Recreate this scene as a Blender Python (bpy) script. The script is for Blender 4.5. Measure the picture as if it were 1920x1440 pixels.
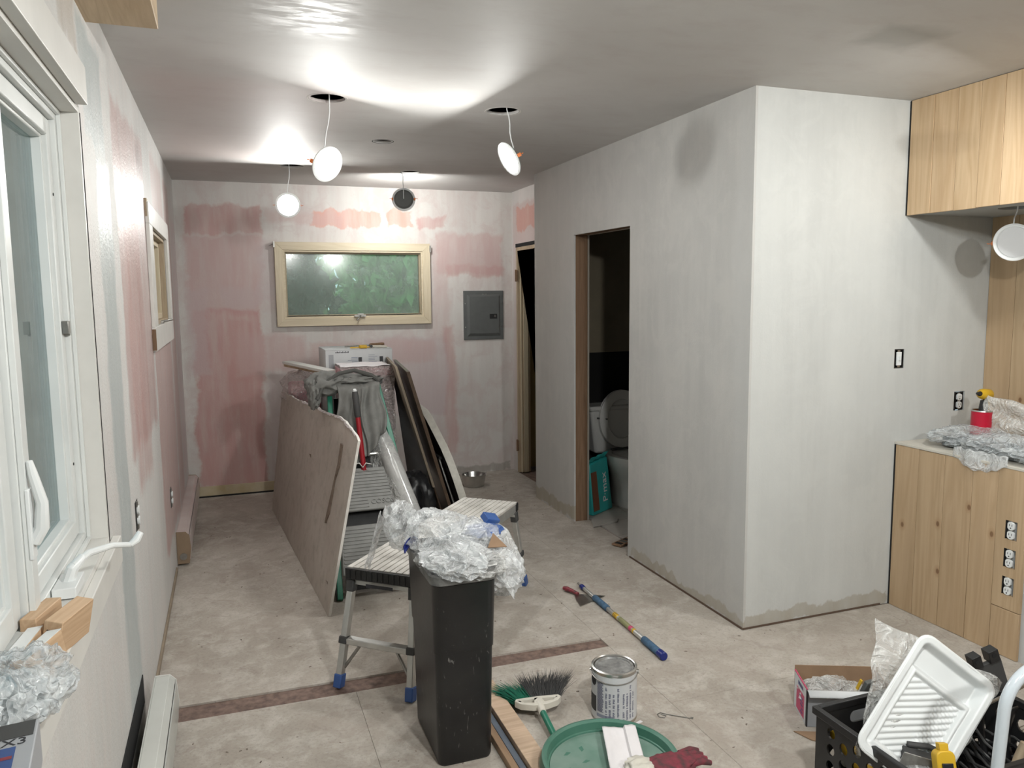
import bpy, bmesh, math, random
from mathutils import Vector, Matrix, noise as mnoise, Euler
random.seed(11)
PI = math.pi
for o in list(bpy.data.objects):
    bpy.data.objects.remove(o)
C = bpy.context.scene.collection
S = bpy.context.scene
# ------------------------------------------------------------------ camera
YAW, PITCH, ROLL = 0.3494, -0.1136, -0.0100
fwd = Vector((math.sin(YAW)*math.cos(PITCH), math.cos(YAW)*math.cos(PITCH), math.sin(PITCH)))
rgt = Vector((math.cos(YAW), -math.sin(YAW), 0)); up = rgt.cross(fwd)
r2 = math.cos(ROLL)*rgt + math.sin(ROLL)*up
u2 = -math.sin(ROLL)*rgt + math.cos(ROLL)*up
cd = bpy.data.cameras.new('camera'); cam = bpy.data.objects.new('camera', cd); C.objects.link(cam)
cam.matrix_world = Matrix((( r2.x, u2.x, -fwd.x, 0), (r2.y, u2.y, -fwd.y, 0), (r2.z, u2.z, -fwd.z, 1.532), (0, 0, 0, 1)))
cd.sensor_width = 36; cd.lens = 1452.8/1920*36; cd.clip_start = .02
S.camera = cam
S.view_settings.view_transform = 'Standard'; S.view_settings.look = 'None'
S.view_settings.gamma = 1; S.view_settings.use_curve_mapping = False
S.view_settings.exposure = 1.15
# ------------------------------------------------------------------ daylight (overcast sky)
SKY = 1.1
wd = bpy.data.worlds.new('overcast_sky'); S.world = wd; wd.use_nodes = True
nt = wd.node_tree; bg = nt.nodes['Background']
tc = nt.nodes.new('ShaderNodeTexCoord'); sp = nt.nodes.new('ShaderNodeSeparateXYZ')
rp = nt.nodes.new('ShaderNodeValToRGB'); nt.links.new(tc.outputs['Generated'], sp.inputs[0])
nt.links.new(sp.outputs[2], rp.inputs[0]); nt.links.new(rp.outputs[0], bg.inputs[0])
rp.color_ramp.elements[0].color = (.62, .80, .90, 1); rp.color_ramp.elements[1].color = (.55, .75, .92, 1)
bg.inputs[1].default_value = SKY
# light output of the hanging LED wafers (W/m2-ish emission strength), and of those behind the photographer
LED = 110.0
LED_ROOM = 370.0

# ------------------------------------------------------------------ mesh builder
class B:
    def __init__(s): s.v = []; s.f = []; s.mi = []
    def add(s, vs, fs, m=None, mi=0):
        k = len(s.v)
        s.v += [tuple(m @ Vector(v)) if m else tuple(v) for v in vs]
        s.f += [tuple(i+k for i in f) for f in fs]; s.mi += [mi]*len(fs)
        return s
    def box(s, x0, x1, y0, y1, z0, z1, m=None, mi=0):
        v = [(x, y, z) for x in (x0, x1) for y in (y0, y1) for z in (z0, z1)]
        f = [(0,1,3,2), (4,6,7,5), (0,4,5,1), (2,3,7,6), (0,2,6,4), (1,5,7,3)]
        return s.add(v, f, m, mi)
    def frustum(s, a, b, m=None, mi=0):   # a,b: lists of 4 points bottom/top
        return s.add(list(a)+list(b), [(3,2,1,0), (4,5,6,7), (0,1,5,4), (1,2,6,5), (2,3,7,6), (3,0,4,7)], m, mi)
    def bar(s, p, q, w, h, upv=(0,0,1), mi=0):
        p, q = Vector(p), Vector(q); d = (q-p); L = d.length; d.normalize()
        u = Vector(upv); sd = d.cross(u)
        if sd.length < 1e-4: sd = d.cross(Vector((1,0,0)))
        sd.normalize(); u = sd.cross(d)
        m = Matrix(((d.x, sd.x, u.x, p.x), (d.y, sd.y, u.y, p.y), (d.z, sd.z, u.z, p.z), (0,0,0,1)))
        return s.box(0, L, -w/2, w/2, -h/2, h/2, m, mi)
    def tube(s, pts, r, n=10, cap=True, mi=0):
        pts = [Vector(p) for p in pts]; R = r if isinstance(r, (list, tuple)) else [r]*len(pts)
        k0 = len(s.v); prev = None; vs = []
        for i, p in enumerate(pts):
            t = (pts[min(i+1, len(pts)-1)] - pts[max(i-1, 0)]).normalized()
            if prev is None:
                a = t.cross(Vector((0,0,1)));
                if a.length < .1: a = t.cross(Vector((0,1,0)))
                a.normalize()
            else:
                a = (prev - t*prev.dot(t)).normalized()
            prev = a; b = t.cross(a)
            for j in range(n):
                w = 2*PI*j/n; vs.append(p + a*math.cos(w)*R[i] + b*math.sin(w)*R[i])
        fs = [(i*n+j, i*n+(j+1)%n, (i+1)*n+(j+1)%n, (i+1)*n+j) for i in range(len(pts)-1) for j in range(n)]
        if cap: fs += [tuple(range(n-1, -1, -1)), tuple((len(pts)-1)*n+j for j in range(n))]
        return s.add(vs, fs, None, mi)
    def lathe(s, prof, n=40, m=None, close=False, mi=0, sx=1, sy=1):
        vs = [(r*math.cos(2*PI*j/n)*sx, r*math.sin(2*PI*j/n)*sy, z) for r, z in prof for j in range(n)]
        k = len(prof)
        fs = [(i*n+j, i*n+(j+1)%n, (i+1)*n+(j+1)%n, (i+1)*n+j) for i in range(k-1) for j in range(n)]
        if close: fs += [((k-1)*n+j, (k-1)*n+(j+1)%n, (j+1)%n, j) for j in range(n)]
        return s.add(vs, fs, m, mi)
    def prism(s, poly, h0, h1, m=None, mi=0):
        n = len(poly)
        vs = [(x, y, h0) for x, y in poly]+[(x, y, h1) for x, y in poly]
        fs = [tuple(range(n-1, -1, -1)), tuple(range(n, 2*n))]+[(i, (i+1)%n, n+(i+1)%n, n+i) for i in range(n)]
        return s.add(vs, fs, m, mi)
    def grid(s, fn, nu, nv, m=None, mi=0):
        vs = [fn(i/nu, j/nv) for i in range(nu+1) for j in range(nv+1)]
        fs = [(i*(nv+1)+j, (i+1)*(nv+1)+j, (i+1)*(nv+1)+j+1, i*(nv+1)+j+1) for i in range(nu) for j in range(nv)]
        return s.add(vs, fs, m, mi)

def rrect(w, h, r, n=5, cx=0, cy=0):
    out = []
    for (sx, sy, a0) in ((1,1,0), (-1,1,PI/2), (-1,-1,PI), (1,-1,1.5*PI)):
        for k in range(n+1):
            a = a0+PI/2*k/n
            out.append((cx+sx*(w/2-r)+r*math.cos(a), cy+sy*(h/2-r)+r*math.sin(a)))
    return out

def link(name, me, parent=None, world=True):
    o = bpy.data.objects.new(name, me); C.objects.link(o)
    if parent is not None:
        o.parent = parent
    return o

def fix_normals(me):
    bm = bmesh.new(); bm.from_mesh(me); bmesh.ops.recalc_face_normals(bm, faces=bm.faces); bm.to_mesh(me); bm.free()

WM = {}
def obj(name, b, mat, parent=None, world=False, bevel=0, smooth=35, base=None, recalc=True, solid=0, subsurf=0):
    """one mesh object; world=True: b is in world coordinates and is re-expressed under its parent"""
    me = bpy.data.meshes.new(name)
    v = b.v
    if parent is not None and world:
        inv = WM[parent.name].inverted(); v = [tuple(inv @ Vector(p)) for p in v]
    if base is not None:
        v = [(p[0]-base[0], p[1]-base[1], p[2]-base[2]) for p in v]
    me.from_pydata(v, [], b.f)
    mats = mat if isinstance(mat, (list, tuple)) else [mat]
    for mm in mats: me.materials.append(mm)
    if len(mats) > 1: me.polygons.foreach_set('material_index', b.mi)
    if recalc: fix_normals(me)
    me.update()
    if smooth:
        me.polygons.foreach_set('use_smooth', [True]*len(me.polygons)); me.set_sharp_from_angle(angle=math.radians(smooth))
    o = link(name, me, parent)
    if base is not None: o.location = base
    if parent is None: WM[o.name] = Matrix.Translation(o.location)
    else: WM[o.name] = WM[parent.name].copy()
    if solid:
        md = o.modifiers.new('solid', 'SOLIDIFY'); md.thickness = solid; md.offset = 0
    if subsurf:
        md = o.modifiers.new('sub', 'SUBSURF'); md.levels = subsurf; md.render_levels = subsurf
    if bevel:
        md = o.modifiers.new('bev', 'BEVEL'); md.width = bevel; md.segments = 2; md.limit_method = 'ANGLE'; md.angle_limit = math.radians(40)
        md.harden_normals = False
    return o

def tag(o, label, cat, group=None, kind=None):
    o['label'] = label; o['category'] = cat
    if group: o['group'] = group
    if kind: o['kind'] = kind
    return o
def thing(name, label, cat, loc=(0,0,0), rot=(0,0,0), group=None, matrix=None):
    o = bpy.data.objects.new(name, None); C.objects.link(o); o.empty_display_size = .05
    m = matrix if matrix is not None else Matrix.Translation(loc) @ Euler(rot).to_matrix().to_4x4()
    o.matrix_world = m; WM[o.name] = m.copy()
    return tag(o, label, cat, group)
def struct(o):
    o['kind'] = 'structure'; return o
def sgroup(name):
    o = bpy.data.objects.new(name, None); C.objects.link(o); WM[o.name] = Matrix.Identity(4); o['kind'] = 'structure'; return o
def frame_matrix(o, x, y):
    """origin o, x direction, approximate y direction -> orthonormal matrix"""
    x = Vector(x).normalized(); y = Vector(y); z = x.cross(y).normalized(); y = z.cross(x)
    return Matrix(((x.x, y.x, z.x, o[0]), (x.y, y.y, z.y, o[1]), (x.z, y.z, z.z, o[2]), (0,0,0,1)))
def text(name, body, size, mat, parent, m, extrude=.0003, align='CENTER'):
    cu = bpy.data.curves.new(name, 'FONT'); cu.body = body; cu.size = size; cu.extrude = extrude; cu.align_x = align; cu.align_y = 'CENTER'
    cu.resolution_u = 3
    t = bpy.data.objects.new(name, cu); C.objects.link(t)
    dg = bpy.context.evaluated_depsgraph_get()
    me = bpy.data.meshes.new_from_object(t.evaluated_get(dg)); bpy.data.objects.remove(t)
    me.name = name; me.transform(WM[parent.name].inverted() @ m); me.materials.clear(); me.materials.append(mat)
    return link(name, me, parent)

# ------------------------------------------------------------------ materials
class G:
    def __init__(s, name):
        s.m = bpy.data.materials.new(name); s.m.use_nodes = True; s.t = s.m.node_tree
        s.n = s.t.nodes; s.l = s.t.links; s.p = s.n['Principled BSDF']
        s.tc = s.n.new('ShaderNodeTexCoord').outputs['Object']
    def put(s, sock, v):
        if hasattr(v, 'links') or isinstance(v, bpy.types.NodeSocket): s.l.new(v, sock)
        else:
            if sock.type == 'RGBA' and len(v) == 3: v = (*v, 1)
            sock.default_value = v
    def math(s, op, a, b=0., clamp=False):
        n = s.n.new('ShaderNodeMath'); n.operation = op; n.use_clamp = clamp; s.put(n.inputs[0], a); s.put(n.inputs[1], b); return n.outputs[0]
    def mapping(s, sc, loc=(0,0,0), vec=None):
        n = s.n.new('ShaderNodeMapping'); s.put(n.inputs[0], vec or s.tc); n.inputs['Scale'].default_value = sc; n.inputs['Location'].default_value = loc; return n.outputs[0]
    def noise(s, sc, detail=4, rough=.55, vec=None, dist=0, col=False):
        n = s.n.new('ShaderNodeTexNoise'); s.put(n.inputs['Vector'], vec or s.tc); n.inputs['Scale'].default_value = sc
        n.inputs['Detail'].default_value = detail; n.inputs['Roughness'].default_value = rough; n.inputs['Distortion'].default_value = dist
        return n.outputs[1 if col else 0]
    def ramp(s, f, a, b):
        n = s.n.new('ShaderNodeMapRange'); n.clamp = True; s.put(n.inputs[0], f); n.inputs[1].default_value = a; n.inputs[2].default_value = b; return n.outputs[0]
    def mix(s, f, a, b):
        n = s.n.new('ShaderNodeMix'); n.data_type = 'RGBA'; s.put(n.inputs[0], f); s.put(n.inputs[6], a); s.put(n.inputs[7], b); return n.outputs[2]
    def xyz(s, vec=None):
        n = s.n.new('ShaderNodeSeparateXYZ'); s.put(n.inputs[0], vec or s.tc); return n.outputs
    def bump(s, h, strength=.3, dist=.01):
        n = s.n.new('ShaderNodeBump'); n.inputs['Strength'].default_value = strength; n.inputs['Distance'].default_value = dist; s.l.new(h, n.inputs['Height'])
        s.l.new(n.outputs[0], s.p.inputs['Normal'])
    def rect(s, u, v, u0, u1, v0, v1, soft):
        a = s.math('MINIMUM', s.math('SUBTRACT', u, u0), s.math('SUBTRACT', u1, u))
        b = s.math('MINIMUM', s.math('SUBTRACT', v, v0), s.math('SUBTRACT', v1, v))
        return s.ramp(s.math('MINIMUM', a, b), -soft, soft)

def mat(name, col, rough=.6, metal=0., var=.0, vscale=6., stretch=None, bump=0., bscale=60., col2=None, spec=None, detail=4, alpha=None, coat=0, sub=0):
    g = G(name); vec = g.mapping(stretch) if stretch else None
    if var or col2:
        c2 = col2 or tuple(min(1, c*(1+var)) for c in col); c1 = col if col2 else tuple(c*(1-var) for c in col)
        g.put(g.p.inputs['Base Color'], g.mix(g.ramp(g.noise(vscale, detail, vec=vec), .3, .7), c1, c2))
    else: g.put(g.p.inputs['Base Color'], col)
    g.p.inputs['Roughness'].default_value = rough; g.p.inputs['Metallic'].default_value = metal
    if spec is not None: g.p.inputs['Specular IOR Level'].default_value = spec
    if alpha is not None: g.p.inputs['Alpha'].default_value = alpha
    if coat: g.p.inputs['Coat Weight'].default_value = coat
    if bump: g.bump(g.noise(bscale, 3, vec=vec), bump, .004)
    return g.m

def painted(name, base, ua, va, patches, rough=.62, streak=(6, .7), gloss=0., bumps=.25, cloud=.06, tint=(.62, .56, .54), tintk=.35):
    """rolled primer over drywall: base colour with brushed streaks and bare patches of board (u,v in metres on the wall)"""
    g = G(name); o = g.xyz(); U, V = o[ua], o[va]
    n1 = g.noise(3.2, 3); n2 = g.noise(22, 4, .7)
    sc = [1.6, 1.6, 1.6]; sc[va] = .25
    n4 = g.noise(9, 4, vec=g.mapping(tuple(sc)))
    u = g.math('ADD', U, g.math('MULTIPLY', g.math('SUBTRACT', n1, .5), .16)); u = g.math('ADD', u, g.math('MULTIPLY', g.math('SUBTRACT', n2, .5), .07))
    v = g.math('ADD', V, g.math('MULTIPLY', g.math('SUBTRACT', g.noise(4.1, 3), .5), .14)); v = g.math('ADD', v, g.math('MULTIPLY', g.math('SUBTRACT', n4, .5), .08)); v = g.math('ADD', v, g.math('MULTIPLY', g.math('SUBTRACT', n2, .5), .04))
    cl = g.noise(1.3, 5, .6)
    c = g.mix(g.ramp(cl, .3, .7), tuple(x*(1-cloud) for x in base), tuple(min(.9, x*(1+cloud)) for x in base))
    sb = [2.6, 2.6, 2.6]; sb[va] = .22; n7 = g.noise(1.0, 5, .65, vec=g.mapping(tuple(sb), (3.1, 1.7, .4)))
    c = g.mix(g.math('MULTIPLY', g.ramp(n7, .50, .64), .55), c, tuple(x*(1-cloud*2.4) for x in base)); c = g.mix(g.math('MULTIPLY', g.ramp(n7, .47, .36), .5), c, tuple(min(.85, x*(1+cloud*1.6)) for x in base))
    c = g.mix(g.math('MULTIPLY', g.ramp(n4, .45, .75), tintk), c, tint); c = g.mix(g.math('MULTIPLY', g.ramp(g.noise(5, 5, .7, dist=.6), .48, .60), tintk*.8), c, tint)
    brush = g.ramp(n4, .28, .62); wet = 0.
    for (u0, u1, v0, v1, col, st, soft) in patches:
        k = g.math('MULTIPLY', g.rect(u, v, u0, u1, v0, v1, soft*.35), st)
        k = g.math('MULTIPLY', k, g.math('ADD', g.math('MULTIPLY', brush, .42), .58))
        c = g.mix(k, c, col)
        if st >= .5: wet = g.math('MAXIMUM', wet, k)
    g.put(g.p.inputs['Base Color'], c)
    g.put(g.p.inputs['Roughness'], g.math('SUBTRACT', rough, g.math('MULTIPLY', wet, gloss)))
    h = g.math('ADD', g.noise(110, 2), g.math('MULTIPLY', n4, 2.5)); g.bump(h, bumps, .0025)
    return g.m

def wood(name, a, b, scale=1.0, axis=2, rough=.6, knots=False, seed=0.):
    g = G(name); sc = [9*scale]*3; sc[axis] = .55*scale
    vec = g.mapping(tuple(sc), (seed, seed*1.7, seed*.6))
    oi = g.n.new('ShaderNodeObjectInfo').outputs['Random']
    n = g.n.new('ShaderNodeVectorMath'); n.operation = 'ADD'; g.l.new(vec, n.inputs[0])
    cmb = g.n.new('ShaderNodeCombineXYZ'); g.l.new(g.math('MULTIPLY', oi, 37.), cmb.inputs[0]); g.l.new(g.math('MULTIPLY', oi, 19.), cmb.inputs[1]); g.l.new(g.math('MULTIPLY', oi, 5.), cmb.inputs[2])
    g.l.new(cmb.outputs[0], n.inputs[1]); vv = n.outputs[0]
    w = g.noise(.9, 3, .5, vec=vv, dist=.7)
    rings = g.math('FRACT', g.math('MULTIPLY', w, 9.)); rings = g.math('ABSOLUTE', g.math('SUBTRACT', rings, .5))
    fine = g.noise(11, 4, .7, vec=vv)
    f = g.math('ADD', g.math('MULTIPLY', g.ramp(rings, .0, .5), .55), g.math('MULTIPLY', g.ramp(fine, .3, .7), .35))
    big = g.noise(1.4, 2, vec=vv)
    c = g.mix(f, b, a); c = g.mix(g.math('MULTIPLY', g.ramp(big, .45, .75), .5), c, tuple(x*.8 for x in a))
    tint = g.math('MULTIPLY', oi, .22)
    c = g.mix(tint, c, tuple(x*y for x, y in zip(b, (.9, .8, .75))))
    if knots:
        vo = g.n.new('ShaderNodeTexVoronoi'); vo.inputs['Scale'].default_value = 1.0
        vo.voronoi_dimensions = '2D'; kx = g.xyz(g.mapping((7.5, 7.5, 5.0))); kc = g.n.new('ShaderNodeCombineXYZ')
        g.l.new(g.math('ADD', kx[1], g.math('MULTIPLY', oi, 37.)), kc.inputs[0]); g.l.new(g.math('ADD', kx[2], g.math('MULTIPLY', oi, 19.)), kc.inputs[1])
        g.l.new(kc.outputs[0], vo.inputs['Vector'])
        sel = g.ramp(g.xyz(vo.outputs['Color'])[0], .74, .76)
        k = g.math('MULTIPLY', sel, g.ramp(vo.outputs['Distance'], .075, .045))
        c = g.mix(g.math('MULTIPLY', k, .85), c, (.10, .045, .02))
        k2 = g.math('MULTIPLY', sel, g.ramp(vo.outputs['Distance'], .17, .07)); c = g.mix(g.math('MULTIPLY', k2, .35), c, (.30, .16, .07))
    g.put(g.p.inputs['Base Color'], c); g.p.inputs['Roughness'].default_value = rough
    g.bump(f, .12, .002)
    return g.m

PINK = (.47, .27, .25); PINKL = (.50, .36, .345); SALM = (.60, .30, .235); MUD = (.53, .49, .46); BLUE = (.40, .455, .46); WHITE = (.60, .585, .565)
BEIGE = (.36, .31, .25); LILAC = (.50, .42, .42)
M = {}
M['ceiling'] = None
M['vinyl'] = mat('white_vinyl', (.66, .68, .67), .38, var=.04, vscale=8)
M['trim'] = mat('painted_trim', (.64, .63, .60), .45, var=.06, vscale=6)
M['dark'] = mat('black_void', (.012, .012, .012), .9)
M['attic'] = mat('attic_wood', (.05, .04, .03), .9, var=.3)
M['cream'] = wood('cream_window_wood', (.50, .42, .29), (.62, .55, .41), 1.3, 0, .5)
M['creamv'] = wood('cream_window_wood_vertical', (.50, .42, .29), (.62, .55, .41), 1.3, 2, .5)
M['tan'] = wood('tan_jamb_wood', (.34, .26, .17), (.46, .37, .26), 1.5, 2, .55)
M['pine'] = wood('pine_boards', (.40, .28, .16), (.52, .38, .24), 1.0, 2, .5, True)
M['pine_dark'] = wood('pine_soffit_boards', (.46, .31, .17), (.62, .46, .29), 1.0, 2, .45, True)
M['pine_y'] = wood('pine_lumber', (.45, .33, .20), (.62, .48, .32), 1.2, 1, .6)
M['pine_red'] = wood('pink_stained_lumber', (.42, .30, .20), (.62, .46, .34), 1.2, 1, .6)
M['brownstrip'] = mat('brown_underlay', (.17, .115, .095), .85, var=.35, vscale=40, bump=.4, bscale=70)
M['stud'] = wood('dark_stud', (.14, .08, .045), (.24, .15, .09), 1.5, 2, .8)
M['metalgrey'] = mat('grey_enamel', (.095, .10, .098), .42, var=.08, vscale=20)
M['steel'] = mat('brushed_steel', (.55, .54, .52), .28, 1., var=.1, vscale=20)
M['zinc'] = mat('zinc_hardware', (.34, .33, .31), .4, .9, var=.15, vscale=60)
M['alu'] = mat('dusty_aluminium', (.55, .55, .53), .4, .75, var=.15, vscale=14)
M['aludust'] = mat('plaster_dusted_deck', (.42, .40, .37), .7, .1, col2=(.70, .68, .64), vscale=9, stretch=(1, 1, 1))
M['blackpl'] = mat('black_plastic', (.013, .013, .014), .38, var=.3, vscale=20)
M['blackdust'] = mat('scuffed_black_plastic', (.005, .005, .006), .38, col2=(.014, .014, .014), vscale=7, bump=.1, bscale=30)
M['charcoal'] = mat('charcoal_rubber', (.05, .05, .05), .7)
M['bluepl'] = mat('blue_plastic', (.04, .10, .30), .4, var=.2)
M['bluegrip'] = mat('blue_foam_grip', (.05, .11, .19), .7, var=.25, vscale=60, bump=.2)
M['navy'] = mat('navy_plastic', (.01, .02, .16), .3)
M['green'] = mat('green_fibreglass', (.015, .16, .10), .35, var=.12, vscale=12)
M['lidgreen'] = mat('dusty_green_plastic', (.09, .19, .145), .55, col2=(.21, .29, .25), vscale=6)
M['lidrim'] = mat('green_plastic_rim', (.045, .15, .105), .45, col2=(.085, .20, .15), vscale=9)
M['red'] = mat('red_painted_metal', (.30, .012, .02), .35)
M['redgrip'] = mat('red_speckled_grip', (.30, .03, .05), .45, col2=(.05, .02, .02), vscale=60)
M['yellow'] = mat('yellow_plastic', (.62, .38, .02), .45, var=.1)
M['orange'] = mat('orange_clip', (.75, .22, .06), .5)
M['white'] = mat('white_plastic', (.72, .74, .74), .35, var=.03)
M['offwhite'] = mat('offwhite_plastic', (.60, .57, .50), .4, var=.06)
M['card'] = mat('brown_cardboard', (.26, .165, .10), .85, var=.12, vscale=14)
M['whitecard'] = mat('white_printed_card', (.56, .57, .58), .55, var=.04)
M['greycard'] = mat('grey_printed_card', (.33, .34, .36), .5)
M['paper'] = mat('white_paper', (.74, .71, .72), .6, var=.05, vscale=10)
M['ink'] = mat('black_ink', (.02, .02, .025), .5)
M['greyink'] = mat('grey_blue_ink', (.24, .26, .33), .55)
M['pinkcard'] = mat('magenta_print', (.50, .06, .14), .5)
M['pinkfoam'] = mat('pink_wrapped_foam', (.55, .20, .25), .5, col2=(.62, .42, .43), vscale=5)
M['mauve'] = mat('dim_mauve_board', (.23, .17, .165), .5, var=.15)
M['cloth'] = mat('grey_jersey_cloth', (.17, .17, .16), .9, var=.12, vscale=30, bump=.3, bscale=300)
M['strap'] = mat('grey_webbing', (.07, .07, .065), .85)
M['stepgrey'] = mat('grey_step_plastic', (.20, .20, .19), .5, var=.1, vscale=30)
M['board'] = None
M['kraft'] = mat('torn_kraft_paper', (.17, .13, .10), .9, var=.25, vscale=30)
M['gypsum'] = mat('gypsum_edge', (.62, .60, .56), .9, var=.06, vscale=60)
M['darkwood'] = wood('dark_walnut_panel', (.035, .022, .014), (.085, .055, .035), 1., 1, .28)
M['tanboard'] = mat('tan_hardboard', (.25, .20, .145), .6, var=.12)
M['tablewhite'] = mat('worn_white_table', (.50, .48, .43), .5, var=.1, vscale=30)
M['china'] = mat('toilet_china', (.62, .62, .60), .12)
M['teal'] = mat('teal_bag_print', (.03, .38, .37), .4, var=.15)
M['bagbrown'] = mat('brown_bag_print', (.20, .08, .04), .5)
M['bath_beige'] = mat('beige_bathroom_wall', (.20, .17, .12), .8, var=.08)
M['bath_black'] = mat('black_wall_membrane', (.005, .005, .005), .9)
M['tile'] = mat('grey_floor_tile', (.40, .38, .35), .55, var=.08)
M['leaf'] = mat('shaded_leaf_green', (.008, .03, .012), .6, var=.6, vscale=1.2)  # albedo darkened so foliage shade sits in the leaf colour
M['leaf2'] = mat('lit_leaf_green', (.17, .38, .10), .6, var=.5, vscale=1.0)  # albedo raised so light on the foliage sits in the leaf colour
M['bark'] = mat('bark', (.06, .045, .03), .9)
M['lawn'] = mat('lawn', (.08, .14, .05), .9, var=.3, vscale=1)
M['emit'] = None
def plastic(name, col=(.75, .77, .78), alpha=.55, rough=.16, bump=.6, bscale=28, spec=.8, crease=18):
    g = G(name); g.put(g.p.inputs['Base Color'], col); g.p.inputs['Roughness'].default_value = rough
    g.p.inputs['Specular IOR Level'].default_value = spec
    n = g.noise(bscale, 3, .5, dist=1.5); n2 = g.noise(bscale*.35, 3, .5)
    rd = g.math('ABSOLUTE', g.math('SUBTRACT', g.noise(crease*.42, 2.5, .55, dist=2.2), .5)); rd2 = g.math('ABSOLUTE', g.math('SUBTRACT', g.noise(crease*1.1, 2, .5, dist=1.4), .5))
    line = g.math('MAXIMUM', g.ramp(rd, .022, .0), g.math('MULTIPLY', g.ramp(rd2, .03, 0), .6))                                  # creases are cloudier; the pale lines also paint in streak highlights
    a = g.math('ADD', alpha-.20, g.math('MULTIPLY', g.ramp(n2, .35, .7), .28)); a = g.math('ADD', a, g.math('MULTIPLY', line, .38), True)
    g.put(g.p.inputs['Alpha'], a)
    g.bump(g.math('ADD', g.math('MULTIPLY', g.ramp(rd, .12, .0), .8), g.math('MULTIPLY', n, .7)), bump, .010); return g.m
M['bag'] = plastic('clear_crinkled_plastic', alpha=.50, rough=.2)
M['bag2'] = plastic('milky_plastic_film', (.70, .70, .68), .44, .22)
M['bubble'] = plastic('glossy_clear_wrap', (.72, .76, .78), .5, .08, 1., 40, 1.)
M['film'] = plastic('rolled_poly_film', (.42, .42, .41), .95, .17, .10, 9, .9, 6)
M['wrap'] = plastic('pink_tinted_wrap', (.55, .48, .47), .45, .2, .7, 22)
def glass(name, col, alpha, rough=.03):
    g = G(name); g.n.remove(g.p)
    tr = g.n.new('ShaderNodeBsdfTransparent'); tr.inputs[0].default_value = (.80, .90, .90, 1); gl = g.n.new('ShaderNodeBsdfGlossy'); gl.inputs['Roughness'].default_value = rough
    fr = g.n.new('ShaderNodeFresnel'); fr.inputs[0].default_value = 1.5; m1 = g.n.new('ShaderNodeMixShader'); g.l.new(fr.outputs[0], m1.inputs[0])
    if alpha > .3:      # thick grime scatters what lies behind
        rf = g.n.new('ShaderNodeBsdfRefraction'); rf.inputs['Roughness'].default_value = .025; rf.inputs['IOR'].default_value = 1.02; rf.inputs[0].default_value = (.8, .9, .85, 1); g.l.new(rf.outputs[0], m1.inputs[1])
    else: g.l.new(tr.outputs[0], m1.inputs[1])
    g.l.new(gl.outputs[0], m1.inputs[2])
    df = g.n.new('ShaderNodeBsdfDiffuse'); df.inputs[0].default_value = (*col, 1); m2 = g.n.new('ShaderNodeMixShader')
    n = g.noise(7, 5, .65); g.put(m2.inputs[0], g.math('ADD', alpha, g.math('MULTIPLY', g.ramp(n, .4, .7), .12)))
    g.l.new(m1.outputs[0], m2.inputs[1]); g.l.new(df.outputs[0], m2.inputs[2]); g.l.new(m2.outputs[0], g.n['Material Output'].inputs[0]); return g.m
M['glass'] = glass('window_glass', (.45, .52, .50), .10)
M['dustglass'] = glass('dusty_window_glass', (.38, .46, .41), .33, .12)
def emit(name, strength, col=(.995, 1, .965)):
    m = bpy.data.materials.new(name); m.use_nodes = True; n = m.node_tree.nodes; n.remove(n['Principled BSDF'])
    e = n.new('ShaderNodeEmission'); e.inputs[0].default_value = (*col, 1); e.inputs[1].default_value = strength
    m.node_tree.links.new(e.outputs[0], n['Material Output'].inputs[0]); return m
M['led'] = emit('lit_led_diffuser', LED); M['ledroom'] = emit('lit_led_diffuser_room', LED_ROOM)
M['ledoff'] = mat('unlit_led_diffuser', (.62, .63, .64), .5)

_m = M['blackdust']; _n = _m.node_tree
_bc = _n.nodes['Principled BSDF'].inputs['Base Color']; _src = _bc.links[0].from_socket
_mp = _n.nodes.new('ShaderNodeMapping'); _mp.inputs['Scale'].default_value = (1, 1, .35); _tc = _n.nodes.new('ShaderNodeTexCoord'); _n.links.new(_tc.outputs['Object'], _mp.inputs[0])
_no = _n.nodes.new('ShaderNodeTexNoise'); _no.inputs['Scale'].default_value = 55; _no.inputs['Detail'].default_value = 5; _no.inputs['Distortion'].default_value = 1.5; _n.links.new(_mp.outputs[0], _no.inputs['Vector'])
_mr = _n.nodes.new('ShaderNodeMapRange'); _mr.inputs[1].default_value = .66; _mr.inputs[2].default_value = .74; _mr.inputs[4].default_value = .5; _n.links.new(_no.outputs[0], _mr.inputs[0])
_mx = _n.nodes.new('ShaderNodeMix'); _mx.data_type = 'RGBA'; _mx.inputs[7].default_value = (.22, .21, .20, 1); _n.links.new(_mr.outputs[0], _mx.inputs[0]); _n.links.new(_src, _mx.inputs[6]); _n.links.new(_mx.outputs[2], _bc)
M['canprint'] = mat('blue_grey_can_print', (.13, .135, .20), .5)
# floor: plaster-dusted subfloor
def floor_mat(name, a, b, c3, speck):
    g = G(name)
    n = g.noise(1.6, 6, .62); n2 = g.noise(9, 5, .7, dist=.4); n3 = g.noise(75, 3, .75)
    c = g.mix(g.ramp(n, .32, .68), a, b)
    c = g.mix(g.math('MULTIPLY', g.ramp(n2, .46, .66), .7), c, c3)
    c = g.mix(g.math('MULTIPLY', g.ramp(n3, .5, .72), speck), c, (.155, .135, .12))
    n5 = g.noise(5.2, 7, .8, dist=1.8); c = g.mix(g.math('MULTIPLY', g.ramp(n5, .55, .62), .34), c, (.24, .19, .16))
    n6 = g.noise(2.1, 4, .5); c = g.mix(g.math('MULTIPLY', g.ramp(n6, .52, .7), .4), c, (.36, .31, .27))
    g.put(g.p.inputs['Base Color'], c); g.p.inputs['Roughness'].default_value = .85
    g.bump(g.math('ADD', n3, n2), .25, .002); return g.m
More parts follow.
